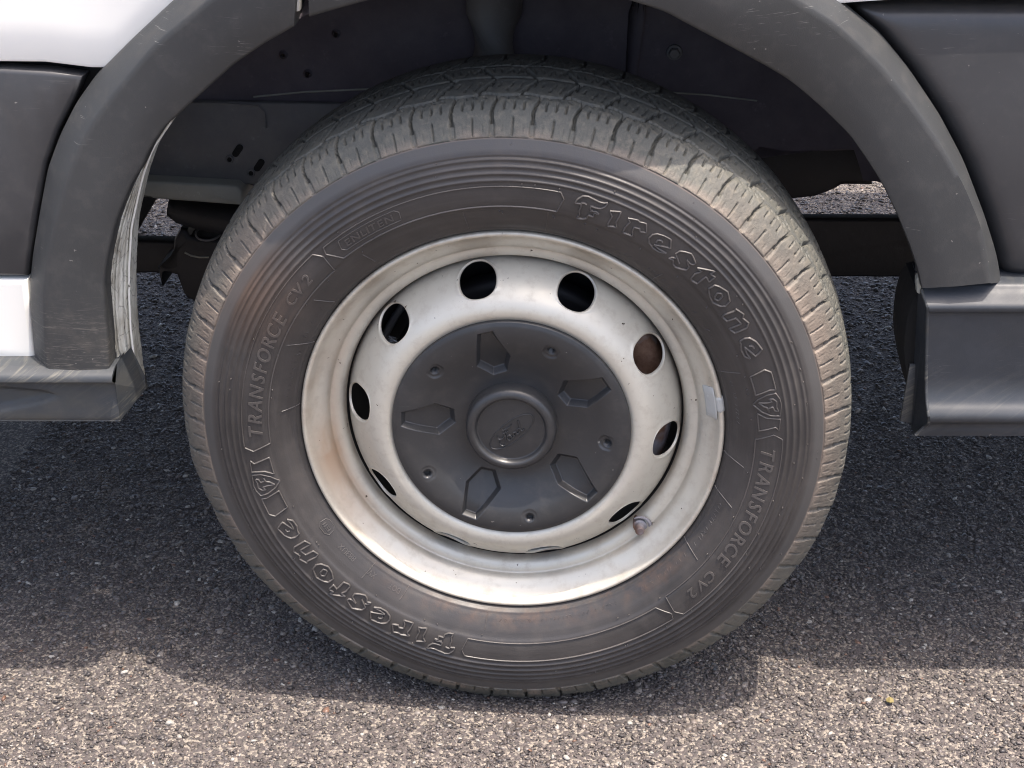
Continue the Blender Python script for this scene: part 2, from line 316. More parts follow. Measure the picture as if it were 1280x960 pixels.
# ------------------------------------------------------------------ ground
g = 60.
go = mesh('asphalt', np.array([(-g, -g, 0), (g, -g, 0), (g, g, 0), (-g, g, 0)]), [(0, 1, 2, 3)], M_GROUND, smooth=False, kind='structure')
def chips():
    ph = (1+5**.5)/2
    ico = np.array([(-1, ph, 0), (1, ph, 0), (-1, -ph, 0), (1, -ph, 0), (0, -1, ph), (0, 1, ph), (0, -1, -ph), (0, 1, -ph), (ph, 0, -1), (ph, 0, 1), (-ph, 0, -1), (-ph, 0, 1)])/1.902
    fi = np.array([(0, 11, 5), (0, 5, 1), (0, 1, 7), (0, 7, 10), (0, 10, 11), (1, 5, 9), (5, 11, 4), (11, 10, 2), (10, 7, 6), (7, 1, 8), (3, 9, 4), (3, 4, 2), (3, 2, 6), (3, 6, 8), (3, 8, 9), (4, 9, 5), (2, 4, 11), (6, 2, 10), (8, 6, 7), (9, 8, 1)])
    octa = np.array([(1, 0, 0), (-.5, .87, 0), (-.5, -.87, 0), (.4, .5, .8), (-.75, .1, .8), (.3, -.6, .8)])
    fo = np.array([(3, 4, 5), (0, 1, 3), (1, 4, 3), (1, 2, 4), (2, 5, 4), (2, 0, 5), (0, 3, 5), (0, 2, 1)])
    cols = np.array([(.040, .036, .035), (.066, .058, .055), (.098, .085, .080), (.135, .117, .108), (.22, .195, .17), (.38, .36, .32), (.16, .09, .06)])
    cum = np.cumsum([.25, .27, .25, .125, .065, .03, .01])
    VV, FF, CC = [], [], []; off = 0
    for base, fc, med, regs in ((ico, fi, .0034, ((-.75, .72, -.32, .75, 9500), (-1.15, 1.05, .75, 2.1, 5500))), (octa, fo, .0022, ((-.75, .72, -.32, .75, 35000), (-1.15, 1.05, .75, 2.1, 12000)))):
        xs, ys = [], []
        for x0, x1, y0, y1, dens in regs:
            n = int((x1-x0)*(y1-y0)*dens); xs.append(rng.uniform(x0, x1, n)); ys.append(rng.uniform(y0, y1, n))
        x = np.concatenate(xs); y = np.concatenate(ys); n = len(x); nv = len(base)
        s = np.clip(rng.lognormal(math.log(med), .34, n), .0011, .0062)*np.where(y > .75, 1.3, 1)
        el = rng.uniform(.38, .9, n); fl = rng.uniform(.34, .60, n); th = rng.uniform(0, 2*pi, n)
        V = base[None]*(1+rng.uniform(-.28, .28, (n, nv, 1)))
        if nv == 12:
            q = rng.normal(size=(n, 4)); q /= np.linalg.norm(q, axis=1)[:, None]; a, b, c, d = q.T
            Rm = np.stack([1-2*(c*c+d*d), 2*(b*c-a*d), 2*(b*d+a*c), 2*(b*c+a*d), 1-2*(b*b+d*d), 2*(c*d-a*b), 2*(b*d-a*c), 2*(c*d+a*b), 1-2*(b*b+c*c)], -1).reshape(n, 3, 3)
            V = np.einsum('nij,nkj->nki', Rm, V)
        V = V*np.stack([np.ones(n), el, fl], -1)[:, None]*s[:, None, None]
        t1 = rng.normal(0, .22, (n, 1)); V[..., 2] += V[..., 0]*t1+V[..., 1]*rng.normal(0, .25, (n, 1))
        ct, st = np.cos(th)[:, None], np.sin(th)[:, None]
        X = V[..., 0]*ct-V[..., 1]*st+x[:, None]; Y = V[..., 0]*st+V[..., 1]*ct+y[:, None]
        Z = V[..., 2]+((s*fl*rng.uniform(-.45, .25, n)) if nv == 12 else rng.uniform(0, .0006, n))[:, None]
        VV.append(np.stack([X, Y, Z], -1).reshape(-1, 3)); FF.append((fc[None]+(np.arange(n)*nv)[:, None, None]).reshape(-1, 3)+off); off += n*nv
        idx = np.clip(np.searchsorted(cum, rng.uniform(0, 1, n)), 0, 6); c_ = cols[idx]*rng.uniform(.8, 1.2, (n, 1))
        CC.append(np.repeat(np.concatenate([c_, np.ones((n, 1))], 1), nv, 0))
    o = mesh('asphalt_stones', np.vstack(VV), np.vstack(FF), M_CHIP, smooth=False, kind='stuff')
    o['label'] = 'pale and dark stone chips bedded in the coarse asphalt'
    at = o.data.color_attributes.new('tint', 'FLOAT_COLOR', 'POINT')
    at.data.foreach_set('color', np.vstack(CC).astype(np.float32).ravel())
chips()

# ------------------------------------------------------------------ the van
ROOT = bpy.data.objects.new('van', None); ROOT.location = (0, .95, 0); COL.objects.link(ROOT)
ROOT['label'] = 'white van with dark grey plastic wheel arch and silver steel wheel on sunlit asphalt'; ROOT['category'] = 'van'
# ---- tyre
FRONT = [(.2120, .022), (.2165, .012), (.2205, .0045), (.2245, -.0025), (.232, -.0095), (.243, -.0160), (.2505, -.0192), (.2545, -.0215), (.263, -.0235), (.274, -.0245), (.286, -.0243), (.298, -.0222), (.310, -.0180), (.3205, -.0128)]
PF = dense(FRONT, .0009)
def side_disp(prof, th):
    r = prof[:, 0]
    d = np.zeros_like(r)
    for rc in (.2825, .2890, .2955, .3020): d += .0014*np.exp(-((r-rc)/.0013)**2)
    d += .0009*sm(.3045, .3060, r)
    d += .0006*np.exp(-((r-.2265)/.0012)**2)
    D = np.repeat(d[None], len(th), 0)
    # slight unevenness of the carcass
    D += (.00035*np.sin(th*7+1)+.00025*np.sin(th*13))[:, None]*sm(.25, .29, r)[None]
    return D
n = 900; D = side_disp(PF, np.arange(n)/n*2*pi)
V, Fc, _ = ring(PF, n, -D)
V[:, 2] = np.maximum(V[:, 2], .0006); V = sag(V)
BACK = dense([(.3215, .200), (.310, .2065), (.298, .2105), (.272, .2125), (.243, .205), (.225, .191), (.212, .174)], .006)
V2, F2, _ = ring(BACK, 180); V2[:, 2] = np.maximum(V2[:, 2], .0006)
tyre = mesh('tyre', np.vstack([V, V2]), np.vstack([Fc, F2+len(V)]), M_SIDE, ROOT)
def yside(r):
    return np.interp(r, PF[:, 0], PF[:, 1])
# tread band with cut grooves
CT = [(.3205, -.0128), (.3222, -.0132), (.3240, -.0122), (.334, -.0050), (.3445, .0040), (.3500, .0125), (.3530, .030), (.3560, .060), (.3575, .094), (.3560, .130), (.3530, .160), (.3500, .176), (.3445, .185), (.334, .193), (.3215, .200)]
a1 = dense(CT[:8], .0014); a2 = dense(CT[7:], .0026); PT = np.vstack([a1[:-1], a2])
L = np.concatenate([[0], np.cumsum(np.linalg.norm(np.diff(PT, axis=0), axis=1))])
NP, SPP = 54, 44; PL = 2*pi*.350/NP
A = np.arange(SPP)/SPP*PL
def seg(a, l, p, q, wd, dep, soft=.0004):
    best = np.full((len(a), len(l)), 1e9)
    for k in (-1, 0, 1, 2):
        ax, ay = p[0]*PL+k*PL, p[1]; bx, by = q[0]*PL+k*PL, q[1]
        X = a[:, None]-ax; Y = l[None]-ay; dx, dy = bx-ax, by-ay
        t = np.clip((X*dx+Y*dy)/(dx*dx+dy*dy), 0, 1)
        best = np.minimum(best, np.hypot(X-t*dx, Y-t*dy))
    return dep*(1-sm(wd/2-soft*.3, wd/2+soft, best))
G = np.zeros((SPP, len(L)))
def cut(*a, **k):
    global G; G = np.maximum(G, seg(A, L, *a, **k))
def path(pts, wd, dep, **k):
    for p, q in zip(pts[:-1], pts[1:]): cut(p, q, wd, dep, **k)
path([(.00, .0165), (.01, .026), (-.03, .034), (-.10, .042), (-.14, .050)], .0026, .0070)
path([(.00, .0015), (.00, .0165)], .0044, .0020, soft=.0012)
path([(.50, .0035), (.49, .020)], .0012, .0028, soft=.0005)
path([(.24, .006), (.24, .013)], .0008, .0006, soft=.0005)
path([(.76, .006), (.76, .013)], .0008, .0006, soft=.0005)
for j, q in enumerate((.25, .48, .72)):
    path([(q, .0300), (q-.02, .0395)], .0014, .0040, soft=.0004)
    path([(q-.10, .0435), (q-.04, .0475)], .0014, .003, soft=.0004)
    path([(q-.02, .062), (q-.06, .070)], .0014, .0040, soft=.0004)
    path([(q+.05, .108), (q+.0, .118)], .0014, .0035, soft=.0004)
    path([(q+.05, .150), (q+.0, .158)], .0014, .0035, soft=.0004)
path([(-.14, .050), (.16, .0545), (.50, .0505), (.86, .050)], .0032, .0070)            # wavy rib groove
path([(.34, .056), (.28, .066), (.02, .088), (-.06, .095)], .0026, .0070)
path([(-.06, .095), (.45, .0965), (.94, .095)], .0020, .0050)
path([(.10, .099), (.36, .122), (.44, .132)], .0026, .0070)
path([(.44, .132), (.90, .135), (1.44, .132)], .0024, .0060)
path([(.30, .137), (.0, .160), (-.05, .176)], .0026, .0070)
path([(-.05, .176), (-.05, .203)], .0024, .0050)
for q in (.08, .40, .62, .90):
    path([(q, .072), (q-.05, .082)], .0013, .0030, soft=.0004)
    path([(q, .112), (q+.05, .122)], .0013, .0030, soft=.0004)
    path([(q+.1, .140), (q+.06, .149)], .0013, .0030, soft=.0004)
    path([(q, .164), (q-.04, .172)], .0013, .0030, soft=.0004)
worn = np.tile(G, (NP, 1)); nT = NP*SPP
thT = np.arange(nT)/nT*2*pi
jit = (rng.normal(0, .00018, (NP, 1, 1))+rng.normal(0, .00012, (NP, SPP, len(L)))).reshape(nT, len(L))
lump = (.0009*np.sin(thT*31)*np.sin(thT*17+2)+.0006*np.sin(thT*57+1))[:, None]*sm(.02, .035, L)[None]*(1-sm(.04, .05, L))[None]
V, Fc, _ = ring(PT, nT, (worn-jit-lump*.5)*sm(0, .003, L)[None])
V[:, 2] = np.maximum(V[:, 2], .0006); V = sag(V)
mesh('tread', V, Fc, M_TREAD, tyre)

def on_side(r, th, h=0.):
    """point on the sidewall; r (n), th in degrees (n); h above it"""
    r = np.asarray(r, float); th = np.radians(np.asarray(th, float)); y = yside(r)
    dy = (yside(r+.001)-yside(r-.001))/.002; nr = dy/np.sqrt(1+dy*dy); ny = -1/np.sqrt(1+dy*dy)
    rr = r+nr*h; yy = y+ny*h
    return sag(np.stack([rr*np.cos(th), yy, rr*np.sin(th)+ZC], -1).reshape(-1, 3))
def ridge(mb, pts, wd=.0012, h=.0007, step=.0015):
    """raised line on the sidewall through (r, theta) points"""
    P = np.array(pts, float); X = np.stack([np.radians(P[:, 1])*.268, P[:, 0]], -1)
    out = [X[0]]
    for p, q in zip(X[:-1], X[1:]):
        k = max(1, int(np.linalg.norm(q-p)/step))
        for i in range(1, k+1): out.append(p+(q-p)*i/k)
    X = np.array(out)
    if len(X) < 2: return
    T = np.gradient(X, axis=0); T /= np.linalg.norm(T, axis=1)[:, None]+1e-12; N = np.stack([-T[:, 1], T[:, 0]], -1)
    rows = []
    for off, hh in ((-1, -.0003), (-.55, .75), (0, 1), (.55, .75), (1, -.0003)):
        Y = X+N*off*wd/2*1.25
        rows.append(on_side(Y[:, 1], np.degrees(Y[:, 0]/.268), h*hh if hh > 0 else hh))
    W = np.stack(rows, 1).reshape(-1, 3); mb.add(W, grid_faces(len(X), 5).tolist())
def arc(r, a0, a1): return [(r, a) for a in np.linspace(a0, a1, max(3, int(abs(a1-a0)/1.5)))]
LET = {"F": [[[0.2692, 76.64], [0.2735, 76.41], [0.2781, 75.6], [0.2792, 74.59], [0.2782, 73.45], [0.2772, 72.14], [0.2776, 71.23], [0.2794, 70.5]], [[0.2794, 70.5], [0.275, 70.7], [0.2713, 71.37], [0.2705, 72.28], [0.2707, 73.41], [0.2669, 73.3], [0.2665, 72.79]], [[0.2654, 73.2], [0.267, 72.01], [0.2652, 71.38]], [[0.2652, 71.38], [0.2648, 72.33], [0.2629, 72.27], [0.2607, 72.1], [0.2608, 73.35]], [[0.2608, 73.35], [0.257, 73.42], [0.2546, 74.26], [0.2542, 75.42]], [[0.2542, 75.42], [0.2586, 75.11], [0.2622, 75.42], [0.2671, 75.32], [0.2701, 75.43], [0.2692, 76.64]], [[0.2712, 75.5], [0.2716, 74.9], [0.2708, 74.37]]], "i": [[[0.2723, 69.51], [0.2758, 67.46], [0.2715, 67.3], [0.2638, 67.38], [0.2589, 66.71], [0.2587, 67.39], [0.2566, 68.67], [0.261, 68.74], [0.2679, 68.62], [0.2723, 69.51]]], "r": [[[0.2728, 65.6], [0.2756, 63.62], [0.2746, 63.17], [0.2764, 61.84], [0.2682, 60.8], [0.2661, 62.05], [0.2686, 62.45], [0.267, 63.57], [0.2626, 63.41], [0.2581, 62.76], [0.2572, 64.38], [0.2569, 65.07], [0.2637, 65.12], [0.2704, 64.83], [0.2728, 65.6]]], "e1": [[[0.2613, 54.73], [0.2582, 56.21], [0.2581, 57.76], [0.2606, 59.09], [0.2648, 59.69], [0.27, 59.49], [0.2729, 58.82], [0.2749, 57.47], [0.2756, 55.9], [0.268, 54.77]], [[0.268, 54.77], [0.2671, 55.3], [0.2618, 57.93]], [[0.2618, 57.93], [0.2608, 56.62], [0.2613, 54.73]], [[0.2647, 57.9], [0.2679, 57.91], [0.2694, 57.3], [0.2685, 56.87]]], "s": [[[0.2666, 53.14], [0.2714, 52.91], [0.2741, 51.99], [0.2766, 50.76], [0.2746, 49.76], [0.2722, 48.75], [0.2693, 48.79], [0.268, 49.58], [0.2692, 50.67]], [[0.2692, 50.67], [0.2664, 49.7], [0.2649, 49.06], [0.2607, 48.93], [0.2578, 49.87], [0.2554, 51.13], [0.2569, 52.07], [0.2604, 52.51], [0.2586, 53.54]], [[0.2586, 53.54], [0.2615, 53.14], [0.2635, 52.48]], [[0.2666, 53.14], [0.2646, 52.47], [0.2609, 51.04]]], "t": [[[0.2698, 47.71], [0.2796, 44.72], [0.2741, 45.0], [0.2758, 43.79], [0.2679, 43.71], [0.2694, 45.02], [0.2646, 45.04], [0.258, 44.96], [0.2562, 46.32], [0.2573, 46.82], [0.2642, 47.02], [0.2699, 46.52], [0.2698, 47.71]]], "o": [[[0.263, 42.57], [0.2699, 42.42], [0.2724, 41.58], [0.2754, 39.66], [0.2713, 37.62], [0.2651, 37.16], [0.2605, 37.74], [0.257, 39.38], [0.2586, 41.03], [0.263, 42.57]], [[0.2618, 40.19], [0.2668, 40.67], [0.2697, 40.07], [0.2684, 39.36], [0.2627, 39.11], [0.261, 39.78], [0.2618, 40.19]]], "n": [[[0.2715, 35.6], [0.2753, 33.64], [0.2722, 33.07], [0.275, 31.41], [0.271, 30.58], [0.2579, 30.52], [0.2552, 31.98], [0.2684, 31.97], [0.2666, 33.66], [0.2574, 33.88], [0.2559, 35.26], [0.2593, 35.55], [0.2699, 35.21], [0.2715, 35.6]]], "e2": [[[0.2584, 28.22], [0.2635, 28.53], [0.2687, 28.22], [0.2728, 26.88], [0.275, 24.74]], [[0.275, 24.74], [0.2694, 23.96], [0.2666, 23.73], [0.2605, 26.54], [0.2597, 25.05], [0.261, 23.5]], [[0.261, 23.5], [0.2566, 24.36], [0.2559, 26.14], [0.2582, 27.38], [0.2584, 28.22]], [[0.2648, 26.48], [0.2678, 26.31], [0.2684, 25.56]]], "badge": [[[0.2547, 19.03], [0.2705, 20.06], [0.2758, 19.16], [0.276, 14.98], [0.2706, 15.12], [0.2555, 14.22], [0.2547, 19.03]], [[0.2515, 11.77], [0.257, 13.09], [0.2669, 14.05], [0.2753, 14.14], [0.2783, 12.71], [0.2789, 11.4], [0.2767, 8.75], [0.2676, 8.96], [0.2589, 9.99], [0.2515, 11.77]], [[0.2545, 9.52], [0.2629, 8.39], [0.2765, 7.99], [0.2747, 5.28], [0.2715, 6.09], [0.2549, 5.01], [0.2545, 9.52]], [[0.2573, 12.26], [0.2646, 12.1], [0.2702, 12.24], [0.268, 13.0], [0.2716, 12.96], [0.2748, 12.19], [0.274, 10.9], [0.2753, 9.87]], [[0.2573, 12.26], [0.2614, 11.3], [0.2649, 10.96], [0.2661, 9.79], [0.2657, 10.71], [0.2704, 11.01], [0.2718, 10.08], [0.2744, 9.9]]]}
for rot in (0, 180):
    for k in ('F', 'i', 'r', 'e1', 's', 't', 'o', 'n', 'e2'):
        mb = MB()
        for st in LET[k]: ridge(mb, [(r, a+rot+(.8 if rot else 0)) for r, a in st], .0017, .0021)
        mb.build('raised_letter', M_LETTER, tyre)
    mb = MB()
    for st in LET['badge'][:3]: ridge(mb, [(r, a+rot+(2.4 if rot else 0)) for r, a in st], .0014, .0016)
    mb.build('badge_outline', M_LETTER, tyre)
    mb = MB()
    for st in LET['badge'][3:]: ridge(mb, [(r, a+rot+(2.4 if rot else 0)) for r, a in st], .0018, .0016)
    mb.build('shield_emblem', M_LETTER, tyre)
    # name band
    o = 1.2 if rot else 0
    mb = MB(); e = 2.6+rot+o
    ridge(mb, [(.2515, e), (.2695, e+1.6), (.2785, e+.5)]+arc(.2785, e+.5, -47.0+rot+o)+[(.2700, -48.3+rot+o), (.2530, -47.6+rot+o)]+arc(.2515, -47.6+rot+o, e), .0012, .0012)
    mb.build('name_band_outline', M_LETTER, tyre)
    a0, a1 = (-49.1+rot+o, 80.0+rot-180)
    mb = MB()
    ridge(mb, arc(.2765, a0-.6, a1)+[(.2700, a1-.9), (.2560, a1-.1)]+arc(.2555, a1-.1, a0-2.2)+[(.2700, a0), (.2765, a0-.6)], .0013, .0013)
    mb.build('band_outline', M_LETTER, tyre)
for r0, r1, t0, t1 in ((.2388, .2225, 175.7, 174.6), (.2472, .2231, 157, 155.1), (.2465, .2276, 143.1, 141.5), (.2468, .232, 126.3, 125.6), (.2524, .229, 100.6, 100.4), (.2535, .229, 81.8, 81.6), (.2240, .2463, 20.8, 20.1), (.2225, .2434, -3.6, -5.7), (.2225, .2442, -14.7, -17.3), (.2225, .2445, -33, -34.6), (.2250, .242, -119.3, -119.8), (.225, .244, -96, -96.2), (.225, .244, -131, -131.4), (.226, .24, 52, 51.6)):
    mb = MB(); ridge(mb, [(r0, t0), (r1, t1)], .0010, .0008); mb.build('radial_mark', M_LETTER, tyre)
# fine illegible moulding marks
for (a0, a1, rr, hh) in ((64, 30, .2335, .0045), (172, 158, .2335, .004), (154, 144, .2345, .004), (18, 6, .2345, .003), (-18, -32, .2335, .0045), (-36, -52, .2330, .004), (-60, -94, .2335, .003)):
    mb = MB(); a = a0
    while a > a1:
        for q in range(random.choice((1, 2))):
            b = a-random.uniform(.1, .6); ridge(mb, [(rr-hh/2*random.uniform(.6, 1), a), (rr+hh/2*random.uniform(.4, 1), b)], .0006, .0003)
        if random.random() < .5: ridge(mb, [(rr+random.choice((-.5, .5, 0))*hh, a), (rr+random.choice((-.5, .5))*hh, a-.7)], .0006, .0003)
        a -= random.choice((1.1, 1.25, 2.2))
    mb.build('fine_moulding_mark', M_SIDE, tyre)
# little rubber vent nibs
mb = MB()
for i in range(96):
    a = rng.uniform(0, 360); r = random.choice((.2495, .2800, .2920, .3040, .3150, .2480)); p = on_side([r, r], [a, a], 0); q = on_side([r], [a], .0016)[0]
    mb.tube([p[0], tuple(q)], [.0009, .0005], 5)
mb.build('vent_nib', M_LETTER, tyre, kind='stuff')
# lettering set in a plain sans face, warped on to the sidewall
def glyph(ch, size, shear=0, bold=0, extr=.0006):
    cu = bpy.data.curves.new('g', 'FONT'); cu.body = ch; cu.size = size; cu.shear = shear; cu.offset = bold; cu.resolution_u = 3; cu.extrude = 0
    ob = bpy.data.objects.new('g', cu); COL.objects.link(ob); bpy.context.view_layer.update()
    me = bpy.data.meshes.new_from_object(ob); bpy.data.objects.remove(ob); bpy.data.curves.remove(cu)
    bm = bmesh.new(); bm.from_mesh(me); bpy.data.meshes.remove(me)
    bmesh.ops.remove_doubles(bm, verts=bm.verts, dist=1e-6)
    bmesh.ops.subdivide_edges(bm, edges=[e for e in bm.edges if e.calc_length() > size*.25], cuts=2)
    bmesh.ops.triangulate(bm, faces=bm.faces)
    ext = bmesh.ops.extrude_face_region(bm, geom=bm.faces[:])
    for v in [g_ for g_ in ext['geom'] if isinstance(g_, bmesh.types.BMVert)]: v.co.z += extr
    bm.verts.ensure_lookup_table(); V = np.array([v.co[:] for v in bm.verts]); Fc = [tuple(v.index for v in f.verts) for f in bm.faces]
    bm.verts.index_update(); Fc = [tuple(v.index for v in f.verts) for f in bm.faces]; bm.free(); return V, Fc
def word(text, th0, th1, r0, height, name, shear=.2, bold=.0, extr=.0006, sx=1., m=None):
    gl = []; x = 0
    for ch in text:
        if ch == ' ': x += height*.45; continue
        V, Fc = glyph(ch, height/.73, shear, bold, extr); x0, x1 = V[:, 0].min(), V[:, 0].max()
        V[:, 0] -= x0; gl.append((x, V, Fc)); x += (x1-x0)+height*.14
    tot = x-height*.14; k = abs(np.radians(th1-th0))*(r0+height/2)/tot
    for x, V, Fc in gl:
        r = r0+V[:, 1]; th = th0-np.degrees((x+V[:, 0])*k/(r0+height/2))
        W = np.array([on_side([a], [b], c_h-.0001)[0] for a, b, c_h in zip(r, th, V[:, 2])])
        mesh(name, W, Fc, m or M_LETTER, tyre, smooth=False)
for rot in (0, 180):
    o = 178.4-180 if rot == 0 else 0
    word('TRANSFORCE', .4+rot+(1.2 if rot else 0), -31.5+rot+(1.2 if rot else 0), .2580, .0145, 'moulded_letter', .22, .0003, .0012)
    word('CV2', -34.5+rot+(1.2 if rot else 0), -42.6+rot+(1.2 if rot else 0), .2600, .0110, 'moulded_letter', .22, .0002, .0012)
word('ENLITEN', 127.2, 115.2, .2630, .0072, 'moulded_letter', .12, .0, .0011)
mb = MB(); ridge(mb, arc(.2725, 128.2, 114.4)+[(.2690, 113.6), (.2610, 113.9)]+arc(.2605, 114.6, 128.0)+[(.2640, 128.8), (.2725, 128.2)], .0010, .0010)
mb.build('badge_outline', M_LETTER, tyre)
word('DOT', -120.8, -124.2, .2320, .0058, 'small_moulded_letter', 0, .0, .0007)
word('XV', -128.6, -131.0, .2320, .0058, 'small_moulded_letter', 0, .0, .0007)
word('8B3UX', -136.0, -142.0, .2320, .0058, 'small_moulded_letter', 0, .0, .0007)
mb = MB(); ridge(mb, [(.2300, -146.2), (.2360, -146.0), (.2385, -147.2), (.2385, -149.4), (.2355, -150.4), (.2300, -150.2), (.2275, -149.2), (.2275, -147.0), (.2300, -146.2)], .0009, .0006)
mb.build('badge_outline', M_LETTER, tyre)
word('E11', -146.9, -149.5, .2312, .0042, 'small_moulded_letter', 0, .0, .0007)

# ---- steel wheel: rim barrel and pierced disc
RP = dense([(.2150, .020), (.2182, .012), (.2204, .0065), (.2213, .0025), (.2203, -.0006), (.2183, -.0016), (.2163, -.0008), (.2143, .0022), (.2110, .0072), (.2065, .0118), (.2020, .0158), (.1985, .0195), (.1963, .0232), (.1952, .0262), (.1938, .0272), (.1915, .0276), (.1880, .0288), (.1845, .0310), (.1818, .0350), (.1800, .0420)], .0014)
V, Fc, _ = ring(RP, 420)
WELL = dense([(.1800, .0420), (.1788, .0520), (.1775, .0650), (.1765, .10), (.1770, .150), (.190, .168), (.214, .175), (.220, .188)], .006)
RO = dense([(.2150, .020), (.205, .03), (.198, .05), (.190, .08), (.185, .12), (.200, .165), (.220, .188)], .008)
V2, F2, _ = ring(RO, 200)
DP = dense([(.1795, .060), (.1788, .0500), (.1772, .0430), (.1745, .0360), (.171, .0300), (.167, .0242), (.163, .0190), (.159, .0143), (.155, .0100), (.150, .0053), (.145, .0016), (.140, -.0008), (.135, -.0018), (.130, -.0010), (.126, .0015), (.121, .0060), (.118, .012)], .0007)
rs = DP[:, 0]; RO_, RI_ = .1779, .1462
outer = DP[rs >= RO_-1e-6]; inner = DP[rs <= RI_+1e-6]
ydisc = lambda r: np.interp(-r, -DP[:, 0], DP[:, 1])
outer = np.vstack([outer, [RO_, ydisc(RO_)]]); inner = np.vstack([[RI_, ydisc(RI_)], inner])
parts = [(V, Fc)]
for pr_ in (outer, inner):
    v, f, _ = ring(pr_, 480); parts.append((v, f))
allV = []; allF = []; off = 0
for v, f in parts: allV.append(v); allF.append(f); off += 0
Vc = np.vstack(allV); k = 0; Fq = []
for v, f in parts: Fq.append(f+k); k += len(v)
Fq = np.vstack(Fq)
steel = mesh('steel_wheel', Vc, Fq, M_STEEL, ROOT)
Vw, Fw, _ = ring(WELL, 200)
mesh('rim_well', np.vstack([Vw, V2]), np.vstack([Fw, F2+len(Vw)]), M_WELL_DARK, steel)
# ten sectors round the hand holes
NB, K = 144, 16
RC, HA, HB = .1630, .0200, .0140
sv = []; sf = []
for h in range(10):
    tc = np.radians(102.8-36*h)
    u0 = np.radians(18)*RC
    ang = np.arange(NB)/NB*2*pi
    n_e = 2.25
    hx = HA*np.sign(np.cos(ang))*np.abs(np.cos(ang))**(2/n_e); hy = HB*np.sign(np.sin(ang))*np.abs(np.sin(ang))**(2/n_e)
    vt, vb = RO_-RC, RC-RI_
    with np.errstate(divide='ignore', invalid='ignore'):
        tx = np.where(np.abs(hx) > 1e-9, u0/np.abs(hx), 1e9); ty = np.where(hy > 1e-9, vt/np.abs(hy), np.where(hy < -1e-9, vb/np.abs(hy), 1e9))
    t = np.minimum(tx, ty); bx, by = hx*t, hy*t
    # put the nearest boundary points exactly on the corners
    for cx_, cy_ in ((u0, vt), (-u0, vt), (-u0, -vb), (u0, -vb)):
        j = np.argmin((bx-cx_)**2+(by-cy_)**2); bx[j], by[j] = cx_, cy_
    rings = []
    for kx in range(K+1):
        s = (kx/K)**1.3
        U = hx+(bx-hx)*s; Vv = hy+(by-hy)*s
        r = RC+Vv; th = tc+U/RC; bd = .0006*math.exp(-((s*1.0-.05)/.06)**2); rings.append(np.stack([(r+bd*.6)*np.cos(th), ydisc(r)-bd, (r+bd*.6)*np.sin(th)+ZC], -1))
    lips = []
    for dep, shr in ((.0022, .95), (.0016, .955), (.0009, .965), (.0003, .985)):
        U = hx*shr; Vv = hy*shr; r = RC+Vv; th = tc+U/RC
        # push in along the local normal of the disc
        sl_ = .67
        lips.append(np.stack([(r-dep*sl_)*np.cos(th), ydisc(r)+dep*.75, (r-dep*sl_)*np.sin(th)+ZC], -1))
    W = np.stack(lips+rings, 1).reshape(-1, 3); f = grid_faces(NB, K+5, True)
    sv.append(W); sf.append(f+h*len(W))
me2 = mesh('pierced_disc', np.vstack(sv), np.vstack(sf), M_STEEL, steel)
# balance weight clipped on the flange
mb = MB()
def slab(mb, r0, r1, t0, t1, yf, th):
    """curved plate following the rim"""
    n_ = 9; A_ = np.radians(np.linspace(t0, t1, n_)); rows = []
    rr = [r0, r0+.0012, r1-.0012, r1]; pr4 = [(r0, yf(r0)+.001), (r0, yf(r0)-th*.7), (r0+.0015, yf(r0+.0015)-th), ((r0+r1)/2, yf((r0+r1)/2)-th*1.1), (r1-.0015, yf(r1-.0015)-th), (r1, yf(r1)-th*.7), (r1, yf(r1)+.001)]
    W = np.array([[(r*math.cos(a), y, r*math.sin(a)+ZC) for r, y in pr4] for a in A_])
    # taper the two ends
    W[0, :, 1] += th*.8; W[-1, :, 1] += th*.8
    mb.add(W.reshape(-1, 3), grid_faces(n_, 7).tolist()); mb.add(W[0], [tuple(range(7))]); mb.add(W[-1], [tuple(range(6, -1, -1))])
yrim = lambda r: np.interp(r, RP[::-1][-60:, 0] if False else [.194, .198, .2015, .206, .2105, .2143, .2163, .2183, .2204, .2225], [.0315, .0205, .0160, .0125, .0078, .0022, -.0008, -.0016, -.0004, .004])
slab(mb, .2030, .2140, 5.4, 15.4, yrim, .0034)
mb.build('balance_weight', M_ALLOY, steel)
mb = MB(); slab(mb, .2125, .2232, 8.0, 12.8, yrim, .0018); mb.build('weight_clip', M_ALLOY, steel)
# rusty valve
mb = MB(); vt_ = -42.3
vx, vz = .1885*math.cos(R(vt_)), .1885*math.sin(R(vt_))+ZC
mb.tube([(vx, .040, vz), (vx, .0262, vz), (vx, .0252, vz)], [.0080, .0076, .0056], 20)
mb.tube([(vx, .030, vz), (vx, .0150, vz+.0005), (vx, .0138, vz+.0005)], [.0052, .0050, .0040], 16)
mb.tube([(vx+.0115*math.cos(t), .0262, vz+.0115*math.sin(t)) for t in np.linspace(-1.2, 2.2, 16)], [.0008+.0013*math.sin(i/15*pi) for i in range(16)], 8)
mb.build('valve_stem', M_RUST, steel, auto=40)

